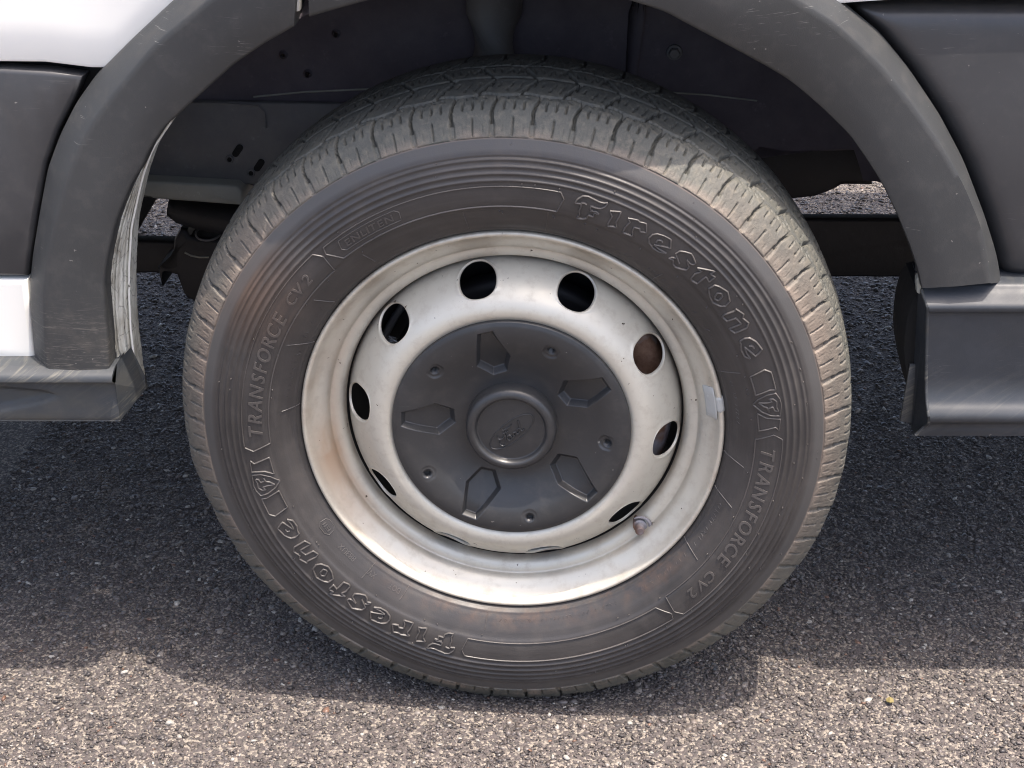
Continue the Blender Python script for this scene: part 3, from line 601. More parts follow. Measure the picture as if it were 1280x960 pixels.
# ---- hub cover with five pockets and five screw holes
CP = dense([(.1252, .007), (.1252, .0015), (.1243, -.0016), (.1225, -.0026), (.118, -.0038), (.110, -.0038), (.100, -.0016), (.090, .0024), (.080, .0068), (.070, .0108), (.062, .0132), (.054, .0145), (.0485, .0148), (.0440, .0148)], .0007)
n = 1080; th = np.arange(n)/n*2*pi
Rg = CP[:, 0]; X = Rg[None]*np.cos(th)[:, None]; Z = Rg[None]*np.sin(th)[:, None]
def sdf(poly, X, Z, rnd=0.):
    P = np.array(poly); d = np.full(X.shape, 1e9); ins = np.zeros(X.shape, bool)
    for i in range(len(P)):
        a, b = P[i], P[(i+1) % len(P)]; e = b-a; t = np.clip(((X-a[0])*e[0]+(Z-a[1])*e[1])/(e@e), 0, 1)
        d = np.minimum(d, np.hypot(X-a[0]-t*e[0], Z-a[1]-t*e[1]))
        c = (a[1] > Z) != (b[1] > Z)
        with np.errstate(divide='ignore', invalid='ignore'):
            ins ^= c & (X < (b[0]-a[0])*(Z-a[1])/(b[1]-a[1])+a[0])
    return np.where(ins, d, -d)
POC = np.array([(-.0350, .1100), (-.0185, .1145), (-.0010, .0830), (-.0048, .0620), (-.0195, .0560), (-.0365, .0680)])
D = np.zeros((n, len(Rg)))
for k in range(5):
    a = R(-72*k); c, s = math.cos(a), math.sin(a); P = np.stack([POC[:, 0]*c-POC[:, 1]*s, POC[:, 0]*s+POC[:, 1]*c], -1)
    d = sdf(P, X, Z); D = np.maximum(D, .0078*np.clip(d/.0042, 0, 1)**1.1)
    D -= .0006*np.exp(-((d+.0012)/.0010)**2)
    sx, sz = [(-.0783, .0657), (.0405, .0925), (.1005, -.0105), (.0210, -.1045), (-.0880, -.0560)][k]
    q = np.hypot(X-sx, Z-sz); ux, uz = -sx/math.hypot(sx, sz), -sz/math.hypot(sx, sz)
    al = (X-sx)*ux+(Z-sz)*uz; ac = np.abs((X-sx)*-uz+(Z-sz)*ux)
    pad = np.minimum.reduce([.0100-np.hypot(al, ac)+.0*al, .0092-ac])
    strength = 1.0 if k < 3 else .35
    fade = sm(-.010, .003, al)
    D = np.maximum(D, .0018*strength*sm(0, .003, pad)*fade)
    D = D+.0012*(1-sm(.0040, .0055, q))
    D = np.where(q < .0034, .009, D)
V, Fc, _ = ring(CP, n, -D)
hub = mesh('hub_cover', V, Fc, M_COVER, ROOT, label='matt black plastic hub cover with five shallow pockets')
for sx, sz in [(-.0783, .0657), (.0405, .0925), (.1005, -.0105), (.0210, -.1045), (-.0880, -.0560)]:
    mb = MB(); mb.tube([(sx, .0075, sz+ZC), (sx, .016, sz+ZC)], .0042, 14); mb.build('screw_hole', M_HOLE, hub)
KP = dense([(.0480, .0155), (.0477, .0040), (.0468, -.0006), (.0446, -.0032), (.0420, -.0044), (.0398, -.0046), (.0380, -.0038), (.0366, -.0016), (.0356, .0008), (.0342, .0014), (.025, .0012), (.012, .0010), (.0004, .0010)], .0009)
V, Fc, _ = ring(KP, 240)
mesh('centre_cap', V, Fc, M_COVER, hub)
# oval badge with its script
def flat_ridge(mb, pts, wd, h, y0=.0011):
    X = dense(pts, .0008) if len(pts) > 2 else np.array(pts, float)
    T = np.gradient(X, axis=0); T /= np.linalg.norm(T, axis=1)[:, None]+1e-12; N = np.stack([-T[:, 1], T[:, 0]], -1)
    rows = []
    for o_, hh in ((-1, -.2), (-.5, .85), (0, 1), (.5, .85), (1, -.2)):
        Y = X+N*o_*wd/2; rows.append(np.stack([Y[:, 0], np.full(len(Y), y0-h*hh), Y[:, 1]+ZC], -1))
    mb.add(np.stack(rows, 1).reshape(-1, 3), grid_faces(len(X), 5).tolist())
mb = MB(); ox, oz, ea, eb, et = .0008, -.0028, .0292, .0112, R(43.0)
t = np.linspace(0, 2*pi, 49); ex = ea*np.cos(t); ez = eb*np.sin(t)
flat_ridge(mb, [(ox+a*math.cos(et)-b*math.sin(et), oz+a*math.sin(et)+b*math.cos(et)) for a, b in zip(ex, ez)], .0014, .0010)
mb.build('oval_badge', M_COVER, hub)
mb = MB()
SC = [[(-.0100, .0022), (-.0085, -.0012), (-.0056, .0004), (-.0018, .0031), (.0003, .0062)], [(-.0142, -.0084), (-.0132, -.0114), (-.0100, -.0118), (-.0070, -.0085), (-.0062, -.0040), (-.0045, .0015)], [(-.0118, -.0155), (-.0112, -.0180), (-.0084, -.0196), (-.0055, -.0180), (-.0050, -.0130), (-.0058, -.0060)],
      [(-.0085, -.0050), (-.0055, -.0035), (-.0030, -.0020)],
      [(-.0037, -.0100), (-.0017, -.0125), (.0010, -.0110), (.0004, -.0075), (-.0022, -.0064), (-.0037, -.0085), (-.0037, -.0100)], [(.0010, -.0110), (.0030, -.0080), (.0024, -.0036), (.0040, -.0030), (.0058, -.0022)], [(.0030, -.0085), (.0046, -.0060)],
      [(.0058, -.0022), (.0060, -.0045), (.0086, -.0036), (.0097, .0010), (.0076, .0016), (.0058, -.0022)], [(.0072, .0110), (.0085, .0070), (.0100, .0010), (.0118, -.0008), (.0140, .0016)]]
for st in SC: flat_ridge(mb, st, .0019, .0021)
mb.build('script_letter', M_COVER, hub)

# ---- brake parts behind the wheel
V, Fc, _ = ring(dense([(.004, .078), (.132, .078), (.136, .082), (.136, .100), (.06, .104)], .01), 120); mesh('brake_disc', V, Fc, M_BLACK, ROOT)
BK = MB()
V, Fc, _ = ring(dense([(.105, .052), (.150, .050), (.166, .056), (.170, .075), (.168, .120)], .006), 240)
th_ = np.degrees(np.arctan2(V[:, 2]-ZC, V[:, 0])); keep = set(np.where((th_ > -22) & (th_ < 44))[0].tolist())
idx = {v: i for i, v in enumerate(sorted(keep))}
mesh('brake_caliper', V[sorted(keep)], [tuple(idx[i] for i in f) for f in Fc.tolist() if all(i in keep for i in f)], M_RUST, ROOT)
V, Fc, _ = ring(dense([(.10, .128), (.1745, .128), (.1750, .134), (.10, .136)], .01), 240)
th_ = np.degrees(np.arctan2(V[:, 2]-ZC, V[:, 0])) % 360; keep = sorted(np.where((th_ > 25) & (th_ < 165))[0].tolist()); idx = {v: i for i, v in enumerate(keep)}
mesh('dark_backing_plate', V[keep], [tuple(idx[i] for i in f) for f in Fc.tolist() if all(i in idx for i in f)], M_BLACK, ROOT)  # black sheet added behind the upper vent holes to keep them dark
mb = MB(); mb.tube([(-.165, .10, ZC+.02), (-.135, .11, ZC+.075), (-.085, .115, ZC+.150), (-.060, .12, ZC+.17)], .0045, 8); mb.build('brake_pipe', M_INNER, ROOT)
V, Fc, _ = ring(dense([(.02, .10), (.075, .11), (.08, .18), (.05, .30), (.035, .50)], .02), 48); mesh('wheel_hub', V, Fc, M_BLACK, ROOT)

# ------------------------------------------------------------------ body
def resamp(pts, n):
    P = np.array(pts, float); Ls = np.concatenate([[0], np.cumsum(np.linalg.norm(np.diff(P, axis=0), axis=1))])
    t = np.linspace(0, Ls[-1], n); return np.stack([np.interp(t, Ls, P[:, i]) for i in range(P.shape[1])], -1)
def smooth(P, it=2):
    P = P.copy()
    for _ in range(it): P[1:-1] = .25*P[:-2]+.5*P[1:-1]+.25*P[2:]
    return P
def loft(name, curves, m, parent, n=120, caps=False, auto=None, label=None):
    """curves: list of (points (x,z), w)"""
    rows = [np.array([B(x, w_, z) for x, z in smooth(resamp(c, n), 3)]) for c, w_ in curves]
    W = np.stack(rows, 1); m_ = len(curves); Fl = grid_faces(n, m_).tolist()
    if caps: Fl += [tuple(range(m_)), tuple(range((n-1)*m_+m_-1, (n-1)*m_-1, -1))]
    return mesh(name, W.reshape(-1, 3), Fl, m, parent, auto=auto, label=label)
def offs(c, d):
    P = np.array(c, float); T = np.gradient(P, axis=0); T /= np.linalg.norm(T, axis=1)[:, None]; return P+np.stack([-T[:, 1], T[:, 0]], -1)*d
inL = [(-0.4198, 0.3934), (-0.4193, 0.404), (-0.4172, 0.4391), (-0.4164, 0.4689), (-0.4148, 0.4992), (-0.4109, 0.5194), (-0.4045, 0.542), (-0.3962, 0.5677), (-0.386, 0.5898), (-0.3751, 0.6115), (-0.365, 0.6256), (-0.3543, 0.6464), (-0.3387, 0.668), (-0.3038, 0.6991), (-0.262, 0.7361), (-0.2297, 0.7589), (-0.1991, 0.7776)]
bevL = [(-0.4768, 0.3919), (-0.4818, 0.4024), (-0.4821, 0.4251), (-0.4783, 0.4688), (-0.4744, 0.4991), (-0.466, 0.535), (-0.4536, 0.5769), (-0.4359, 0.6204), (-0.4206, 0.6515), (-0.4047, 0.6757), (-0.3824, 0.7022), (-0.3389, 0.7497), (-0.2789, 0.7974), (-0.2269, 0.8375), (-0.1863, 0.8614)]
outL = [(-0.5022, 0.3772), (-0.5052, 0.3924), (-0.5057, 0.4118), (-0.5033, 0.4561), (-0.5009, 0.487), (-0.4929, 0.5236), (-0.481, 0.5663), (-0.4658, 0.6172), (-0.4498, 0.6512), (-0.4313, 0.6822), (-0.4077, 0.7119), (-0.3685, 0.7482), (-0.3229, 0.7879), (-0.2502, 0.8421), (-0.1819, 0.8795)]
inR = [(-0.1837, 0.7878), (-0.1542, 0.7982), (-0.1263, 0.8072), (-0.0708, 0.8208), (-0.0135, 0.8256), (0.053, 0.8215), (0.1027, 0.8111), (0.138, 0.8), (0.1853, 0.7717), (0.2293, 0.744), (0.2596, 0.7235), (0.2921, 0.6948), (0.3244, 0.6636), (0.3456, 0.6358), (0.3633, 0.6107), (0.3813, 0.5788), (0.397, 0.547), (0.4082, 0.521), (0.4147, 0.5002)]
bevR = [(-0.1781, 0.8658), (-0.0902, 0.8983), (-0.0135, 0.9077), (0.0625, 0.9013), (0.1479, 0.8745), (0.2156, 0.8347), (0.2577, 0.8029), (0.2977, 0.7766), (0.3463, 0.7329), (0.3793, 0.6964), (0.4141, 0.6536), (0.4432, 0.6109), (0.4668, 0.5661), (0.4802, 0.518), (0.4834, 0.5061)]
outR = [(-0.1737, 0.8838), (-0.0914, 0.916), (-0.0143, 0.9253), (0.0717, 0.9189), (0.1674, 0.8837), (0.2463, 0.8343), (0.2991, 0.7925), (0.3119, 0.783), (0.3474, 0.7543), (0.3809, 0.7176), (0.4163, 0.6725), (0.4461, 0.6262), (0.4749, 0.5684), (0.4933, 0.5255), (0.5021, 0.4958)]
def flare(name, inn, bev, out, label):
    I, Bv, O = (smooth(resamp(c, 160), 4) for c in (inn, bev, out))
    def lerp(a, b, t): return a+(b-a)*t
    rows = [(lerp(O, Bv, -.06), .044), (lerp(O, Bv, -.03), .034), (O, .028), (lerp(O, Bv, .10), .0240), (lerp(Bv, O, .12), .0022), (Bv, .0004), (lerp(Bv, I, .08), .0), (lerp(Bv, I, .5), -.0015), (lerp(I, Bv, .05), .0), (lerp(I, Bv, .012), .0012), (I, .0040), (lerp(I, Bv, -.002), .012), (lerp(I, Bv, .01), .026)]
    W = np.stack([np.array([B(x, w_, z) for x, z in c]) for c, w_ in rows], 1); m_ = len(rows)
    return W, m_
for nm, tr, lab in ((None, (inL, bevL, outL), 'left section of dark grey plastic arch trim, scratched near its foot'), (None, (inR, bevR, outR), 'long right section of dark grey plastic arch trim with pale bevel')):
    W, m_ = flare(None, *tr, lab); n = W.shape[0]
    Fl = grid_faces(n, m_).tolist()
    Vv = W.reshape(-1, 3).tolist()
    # closed foot and seam end
    for e in (0, n-1):
        bk = [(v[0], v[1]+(.045 if k < 20 else 0), v[2]) for k, v in enumerate(W[e])]
        s0 = len(Vv); Vv += [list(v) for v in W[e]]+[list(v) for v in bk]
        Fl += [(s0+k, s0+k+1, s0+m_+k+1, s0+m_+k) for k in range(m_-1)]
    mesh('wheel_arch_trim', np.array(Vv), Fl, M_TRIM, ROOT, auto=50, label=lab)
def plate(name, poly, w0, m, parent, thick=.012, bev=.004, label=None, wf=None):
    """panel with rounded edges from an outline in (x, z); wf(x, z) adds depth"""
    P = np.array(poly, float)
    area = np.sum(P[:, 0]*np.roll(P[:, 1], -1)-np.roll(P[:, 0], -1)*P[:, 1])
    if area < 0: P = P[::-1]
    out = []
    for i in range(len(P)):
        a, b = P[i], P[(i+1) % len(P)]; k = max(1, int(np.linalg.norm(b-a)/.02))
        out += [a+(b-a)*j/k for j in range(k)]
    P = np.array(out)
    def inset(P, d):
        e1 = P-np.roll(P, 1, 0); e2 = np.roll(P, -1, 0)-P
        e1 /= np.linalg.norm(e1, axis=1)[:, None]; e2 /= np.linalg.norm(e2, axis=1)[:, None]
        n1 = np.stack([-e1[:, 1], e1[:, 0]], -1); n2 = np.stack([-e2[:, 1], e2[:, 0]], -1); nn = n1+n2; L_ = np.linalg.norm(nn, axis=1)[:, None]
        nn /= np.maximum(L_, .3); c = np.clip((nn*n1).sum(1), .5, 1)[:, None]; return P+nn*d/c
    bm = bmesh.new(); rings = []
    for d, dw in ((0, thick), (0, bev), (bev*.3, bev*.3), (bev, 0)):
        q = inset(P, d); rings.append([bm.verts.new(B(x, w0+dw+(wf(x, z) if wf else 0), z)) for x, z in q])
    for a, b in zip(rings[:-1], rings[1:]):
        for i in range(len(a)): bm.faces.new((a[i], a[(i+1) % len(a)], b[(i+1) % len(a)], b[i]))
    if wf:
        q = inset(P, bev); x0, z0 = q.min(0); x1, z1 = q.max(0)
    f = bm.faces.new(rings[-1]); bmesh.ops.triangulate(bm, faces=[f])
    bm.faces.new(rings[0][::-1])
    bm.normal_update(); me = bpy.data.meshes.new(name); bm.to_mesh(me); bm.free(); me.materials.append(m)
    me.polygons.foreach_set('use_smooth', np.ones(len(me.polygons), dtype=bool)); me.set_sharp_from_angle(angle=R(45))
    return link(bpy.data.objects.new(name, me), parent, label)
def shift(c, dx, dz): return [(x+dx, z+dz) for x, z in c]
# white body side above the trims (bottom edge tucked under the arch trim)
_oz = sorted([(x, z) for x, z in outL+outR if z > .70])
_ox = [p[0] for p in _oz]; _ov = [p[1] for p in _oz]
def zlow(x):
    if x < -.4130: return float(np.interp(x, [-2.3, -.4565, -.4130], [.735, .7232, .7178]))
    if x > .3010: return float(np.interp(x, [.3010, .48, 2.3], [.7870, .7872, .80]))
    a = float(np.interp(x, _ox, _ov))-.014; return max(a, .7178 if x < 0 else .787)
xs = np.concatenate([np.linspace(-2.3, -.5, 12)[:-1], np.linspace(-.5, .5, 160), np.linspace(.5, 2.3, 12)[1:]])
V = []
for x in xs:
    z0 = zlow(x); V += [B(x, .055, z0+.001), B(x, .036, z0), B(x, .0315, z0+.0012), B(x, .030, z0+.004)]
    V += [B(x, .030+.030*float(sm(.90, 1.10, z0+.004+(1.25-z0-.004)*k/14)), z0+.004+(1.25-z0-.004)*k/14) for k in range(1, 15)]
mesh('body_side', np.array(V), grid_faces(len(xs), 18), M_PAINT, ROOT, auto=40, label='white painted body side above the arch')
def up(x, z): return .10*max(0, z-1.2)
V = []; zs = [1.25, 1.6, 2.0, 2.3, 2.42]; ws = [.062, .08, .12, .20, .34]
for x in (-2.3, 2.3):
    for z, w_ in zip(zs, ws): V.append(B(x, w_, z))
    for z, w_ in zip(zs[::-1], ws[::-1]): V.append(B(x, 1.56-w_, z))
nn = 10; Fl = [(i, (i+1) % nn, nn+(i+1) % nn, nn+i) for i in range(nn)]+[tuple(range(nn)), tuple(range(2*nn-1, nn-1, -1))]
mesh('upper_body', np.array(V), Fl, M_PAINT, ROOT, smooth=False)
# grey lower panels
gl = [(-2.3, .735), (-.497, .7214), (-.4515, .7188), (-.4120, .7140)]+[(x+.0015, z) for x, z in [(-.4262, .6866), (-.4445, .656), (-.4602, .6224), (-.4752, .572), (-.4869, .5298), (-.4948, .4990)]]+[(-2.3, .500)]
gl = [(x-.009 if -.45 < x < -.40 or (z < .70 and x > -.5) else x, z) for x, z in gl]
gl = [(x, z-.0035) if z > .705 else (x, z) for x, z in gl]
plate('lower_door_panel', gl, .029, M_PANEL, ROOT, .02, .005, 'smooth grey lower panel left of the arch')
wl = [(-2.3, .4955), (-.4990, .4955), (-.5005, .4586), (-.5020, .4144), (-.4995, .3995), (-2.3, .3965)]
wl = [(x-.004 if x > -.6 else x, z) for x, z in wl]
plate('sill_panel', wl, .028, M_PAINT, ROOT, .02, .005, 'small white painted panel low on the left')
# right grey panel: a sheet that is rounded at the top and rolls in beside the arch trim
def sheet(name, fx0, x1, z0, z1, fw, m, nx=60, nz=60, label=None, auto=None):
    Z_ = np.linspace(z0, z1, nz); V = []
    for i in range(nx):
        for z in Z_:
            xa = fx0(z); t = (i/(nx-1))**2.2; x = xa+(x1-xa)*t; V.append(B(x, fw(x, z, x-xa), z))
    return mesh(name, np.array(V), grid_faces(nx, nz), m, ROOT, label=label, auto=auto)
oRz = np.array(sorted([(z, x) for x, z in outR if x > .29]))
def fwR(x, z, d):
    w_ = .029+.026*math.exp(-(d/.011)**1.5)
    w_ += .022*math.exp(-max(0, .782-z)/.007)          # rolled top edge
    w_ += .010*sm(.60, .78, z)-.004*math.sin((z-.49)*11)*(1-math.exp(-d/.05))
    w_ += .012*math.exp(-max(0, z-.500)/.008)
    return w_
sheet('rear_lower_panel', lambda z: float(np.interp(z, oRz[:, 0], oRz[:, 1]))-.006, 2.3, .492, .782, fwR, M_PANEL, 70, 120, 'smooth grey lower panel right of the arch')
plate('light_block_panel', [(-2.3, .42), (-.478, .42), (-.470, .55), (-.42, .66), (-.37, .72), (-.30, .79), (-.30, 1.2), (-2.3, 1.2)], .066, M_BLACK, ROOT, .01, .002)  # unseen black blockers added behind both sides against stray sunlight
plate('light_block_panel', [(2.3, .42), (.478, .42), (.475, .55), (.42, .66), (.37, .72), (.30, .79), (.30, 1.2), (2.3, 1.2)], .066, M_BLACK, ROOT, .01, .002)
# left sill: extruded profile with a lens-shaped recess, closed by a chamfered end
def extr(name, prof, x0, x1, nx, m, fw=None, sub=.006, xe=None, label=None, auto=35, end=None):
    P = dense(prof, sub) if sub else np.array(prof, float)      # (w, z)
    V = []; xs = x0+(x1-x0)*(np.linspace(0, 1, nx)**(.6 if x1 > x0 and x0 < -1 else 1))
    for i, x in enumerate(xs):
        for w_, z in P:
            xx = x+(xe(z)*(1-i/(nx-1)) if xe and x0 > 0 else (xe(z)*(i/(nx-1)) if xe else 0))
            V.append(B(xx, w_+(fw(xx, z) if fw else 0), z))
    F_ = grid_faces(nx, len(P)).tolist(); m_ = len(P)
    k = (nx-1)*m_ if x0 < 0 else 0
    F_.append(tuple(range(k, k+m_)))
    return mesh(name, np.array(V), F_, m, ROOT, auto=auto, label=label)
lens = [(-.60, .3905), (-.5323, .3868), (-.4916, .3828), (-.4744, .3755), (-.4939, .3660), (-.5367, .3565), (-.60, .352)]
def lens_w(x, z):
    if x < -.62: return .006*float(sm(0, .006, np.minimum(.389-z, z-.352)))
    d = sdf(lens, np.array([[x]]), np.array([[z]]))[0, 0]; return .006*float(sm(0, .007, d))
extr('sill_cover', [(.06, .4090), (.012, .4088), (.002, .4078), (-.0070, .4035), (-.0095, .3985), (-.0085, .3950), (-.002, .3925), (.003, .3900), (.0025, .380), (.001, .365), (0, .352), (.001, .3470), (.006, .3445), (.06, .340)], -2.3, -.4146, 220, M_SILLP, lens_w, .0022, label='scuffed blue-grey sill cover ending left of the tyre')
# end cap of that sill
mb = MB()
cap = [B(-.4146, -.0095, .3985), B(-.4146, -.0005, .3900), B(-.4146, .001, .3465), B(-.3985, .045, .3610), B(-.3990, .048, .3770), B(-.4090, .044, .4120), B(-.4146, .012, .4090)]
mb.add(cap, [tuple(range(7))]); mb.add([cap[2], cap[3], B(-.4000, .055, .358), B(-.4146, .055, .343)], [(0, 1, 2, 3)]); mb.add([cap[3], cap[4], B(-.4000, .055, .377), B(-.3995, .055, .358)], [(0, 1, 2, 3)])
mb.build('sill_end_cap', M_SILLP, ROOT, smooth=False)
# right sill
rs_ = [(.060, .5010), (.022, .4990), (.012, .4935), (.003, .4850), (-.0015, .4800), (-.0010, .4745), (.0030, .4680), (.0055, .440), (.0070, .410), (.0065, .385), (.0020, .3700), (-.0045, .3620), (-.0080, .3560), (-.0070, .3490), (.0010, .3430), (.0040, .3380), (.0050, .3285), (.012, .3240), (.06, .3230)]
xe = lambda z: float(np.interp(z, [.323, .3415, .3685, .4773, .4952], [.012, .0250, .0200, .0080, .0]))
extr('sill_cover', rs_, .4171, 2.3, 90, M_SILLD, None, .0025, xe, 'blue-grey plastic lower trim hanging right of the tyre')
# its edge flange, and a black plate standing in for shade in the hollow end
mb = MB()
fl = resamp([(.4171+xe(z), w_, z) for w_, z in [(.012, .4935), (-.0010, .4785), (.0030, .4680), (.0055, .440), (.0070, .410), (.0065, .385), (.0020, .3700), (-.0080, .3560), (-.0050, .3460), (.0040, .3380), (.0060, .3260)]], 60)
mb.tube([B(x-.0008, w_+.001, z) for x, w_, z in fl], .0020, 6)
mb.build('sill_edge', M_SILLP, ROOT)
hol = [(.4171, .481), (.4123, .4686), (.4098, .4520), (.4095, .4343), (.4105, .415), (.4139, .3966), (.4200, .375), (.4270, .353), (.446, .350), (.446, .488)]
plate('sill_hollow_shade', hol, .034, M_HOLE, ROOT, .08, .004)
plate('sill_inner_lip', [(.4190, .3990), (.4165, .330), (.4335, .327), (.4360, .3990)], .030, M_SILLP, ROOT, .003, .001)
plate('trim_clip', [(.4145, .512), (.4105, .505), (.4130, .490), (.4165, .488), (.4180, .508)], .012, M_BAR, ROOT, .01, .001)

# white door-jamb flange with flaking sealer, left of the tyre
jA = [(-.3415, .6649), (-.3584, .6413), (-.3772, .6092), (-.3925, .5747), (-.4036, .5448), (-.4121, .51), (-.4172, .4699), (-.4188, .4244), (-.416, .4039), (-.4107, .3757)]
jB = [(-.3440, .6620), (-.3665, .6318), (-.3790, .6040), (-.3858, .5828), (-.3966, .5473), (-.4038, .5011), (-.4068, .4712), (-.4091, .4324), (-.4091, .3823), (-.4077, .3533)]
a_, b_ = smooth(resamp(jA, 90), 3), smooth(resamp(jB, 90), 3)
rows = []
for t, w_ in ((-.15, .026), (0, .030), (.12, .034), (.2, .029), (.3, .035), (.62, .045), (.70, .041), (.78, .048), (.93, .052), (.97, .049), (1.0, .048), (1.03, .055), (1.03, .075)):
    c = a_+(b_-a_)*t if t <= 1 else b_+np.array([(t-1)*.03, 0])
    jt = .0006*np.sin(np.arange(90)*1.7+t*40)+.0005*np.sin(np.arange(90)*.63+t*9)
    rows.append(np.array([B(x, w_+j, z) for (x, z), j in zip(c, jt)]))
W = np.stack(rows, 1); mesh('door_jamb_flange', W.reshape(-1, 3), grid_faces(90, len(rows)), M_SEAL, ROOT, label='cream painted flange with flaking seam sealer beside the left arch foot')
mb = MB(); mb.tube([B(x+.001, .047, z) for x, z in b_], .0013, 6); mb.build('flange_edge', M_PAINT, ROOT)
mb = MB(); mb.tube([B(x-.0015, .026+.001*math.sin(i*1.3), z) for i, (x, z) in enumerate(a_[5:82])], [.0012+.0006*math.sin(i*2.1)**2 for i in range(77)], 6); mb.build('sealer_bead', M_SEAL, ROOT)
# torn scrap of sealer at the foot
plate('sealer_flake', [(-.4140, .400), (-.4070, .398), (-.4055, .386), (-.4045, .378), (-.4075, .382), (-.4100, .386), (-.4112, .392)], .046, M_SEAL, ROOT, .002, .0008)
# white sliver in the seam between the two trim sections
plate('body_edge', [(inL[-1][0]+.001, inL[-1][1]+.012), (inL[-1][0]+.0045, inL[-1][1]+.013), (inR[0][0]+.002, inR[0][1]+.12), (inL[-1][0]+.002, inL[-1][1]+.12)], .010, M_PAINT, ROOT, .01, .001)

# ------------------------------------------------------------------ wheel housing
def arch_curve(r, n=80, cx=-.02, cz=.38, a0=-6, a1=186): return [(cx+r*math.cos(R(a)), cz+r*math.sin(R(a))) for a in np.linspace(a0, a1, n)]
inner = inR[::-1]+inL[::-1][:6]
I = smooth(resamp(inner, 120), 3); cen = np.array([-.02, .45])
rows = []
for w_, d in ((.024, .001), (.045, .010), (.10, .022), (.20, .024), (.30, .012), (.325, -.004), (.333, -.02)):
    dv = I-cen; dv /= np.linalg.norm(dv, axis=1)[:, None]; c = I+dv*d; rows.append(np.array([B(x, w_, z) for x, z in c]))
W = np.stack(rows, 1)
lin = mesh('wheel_arch_liner', W.reshape(-1, 3), grid_faces(120, len(rows)), M_LINER, ROOT)
# its rear wall: an outline at w=.33 with the lower edge as photographed
wall = [(x, z) for x, z in np.vstack([I+(I-cen)/np.linalg.norm(I-cen, axis=1)[:, None]*.0][0:1][0])]
low = [(-.353, .6478), (-.40, .640), (-.52, .62), (-.52, .505), (-.4741, .5020), (-.3514, .4945), (-.3240, .4840), (-.1500, .47), (.20, .47), (.2679, .5384), (.30, .5330), (.3829, .5361), (.45, .540), (.50, .60)]
outl = [(x, z+.05) for x, z in I]+low
def wall_w(x, z):
    return 0.
wp = plate('inner_wing_panel', [(x, z) for x, z in outl], .333, M_LINER, ROOT, .02, .002)
# paler dusty lower-left panel with slots
dl = plate('chassis_side_plate', [(-.53, .600), (-.4088, .5975), (-.20, .5945), (-.18, .560), (-.18, .500), (-.3514, .4945), (-.53, .5030)], .322, M_INNER, ROOT, .008, .002)
def slot(x, z, a, l, r, name='slot', m=M_HOLE):
    mb = MB(); dx, dz = math.cos(R(a))*l, math.sin(R(a))*l; pts = []
    for k in range(9): t = R(a+90+k*22.5); pts.append((x-dx+r*math.cos(t), z-dz+r*math.sin(t)))
    for k in range(9): t = R(a-90+k*22.5); pts.append((x+dx+r*math.cos(t), z+dz+r*math.sin(t)))
    V = [B(px, .3195, pz) for px, pz in pts]+[B(px, .330, pz) for px, pz in pts]; nn = len(pts)
    mb.add(V, [tuple(range(nn))]+[(i, (i+1) % nn, nn+(i+1) % nn, nn+i) for i in range(nn)]); mb.build(name, m, dl, smooth=False)
slot(-.3499, .5379, 55, .0042, .0040); slot(-.3257, .5199, 55, .0042, .0040)
for x, z in ((-.3601, .5270), (-.3358, .5100)):
    mb = MB(); mb.tube([B(x+.0038*math.cos(t), .320, z+.0042*math.sin(t)) for t in np.linspace(0, 2*pi, 18)[:-1]], .0012, 6, True); mb.build('rivet_ring', M_INNER, dl)
    slot(x, z, 0, .0002, .0026, 'rivet_hole')
mb = MB(); mb.tube([B(-.45, .317, .596), B(-.41, .317, .597), B(-.36, .3195, .5955), B(-.322, .3195, .593), B(-.315, .3195, .586), B(-.314, .3195, .566)], .0012, 6); mb.build('pressed_edge', M_INNER, dl)
# olive bar below it
plate('chassis_rail', [(-.53, .5105), (-.4646, .5079), (-.3500, .5012), (-.3435, .4950), (-.3435, .4778), (-.3455, .4766), (-.4668, .4862), (-.53, .489)], .30, M_BAR, ROOT, .06, .003)
# pressed seam, strut tower, bolt, rivets on the liner
mb = MB()
def seamline(pts, r):
    mb.tube([B(x, .3325, z) for x, z in pts], r, 5)
seamline([(-.33, .600), (-.27, .606), (-.20, .6095), (-.1300, .6105), (-.07, .611)], .0012)
seamline([(.0050, .6125), (.06, .611), (.10, .6095)], .0014)
seamline([(.12, .609), (.20, .604), (.26, .597)], .0011)
mb.build('liner_seam', M_BAR, lin)
mb = MB(); mb.tube([B(-.0480, .345, .800), B(-.0480, .325, .70), B(-.0480, .318, .64), B(-.0480, .322, .60)], [.034, .032, .030, .022], 20); mb.build('strut_tower', M_INNER, lin)
mb = MB(); mb.tube([B(.1250, .334, .80), B(.1150, .330, .70), B(.1100, .333, .60)], [.012, .010, .006], 8); mb.build('liner_rib', M_LINER, lin)
mb = MB(); bx, bz = .1599, .6548
mb.tube([B(bx, .336, bz), B(bx, .329, bz)], [.0098, .0088], 20); mb.tube([B(bx, .331, bz), B(bx, .3225, bz), B(bx, .3215, bz)], [.0066, .0064, .0055], 6); mb.build('hex_bolt', M_INNER, lin, auto=30)
for x, z in ((-.292, .650), (-.2300, .675), (.1250, .712), (-.265, .628)):
    mb = MB(); mb.tube([B(x, .336, z), B(x, .330, z), B(x, .3285, z)], [.006, .0050, .003], 10); mb.build('push_rivet', M_LINER, lin)
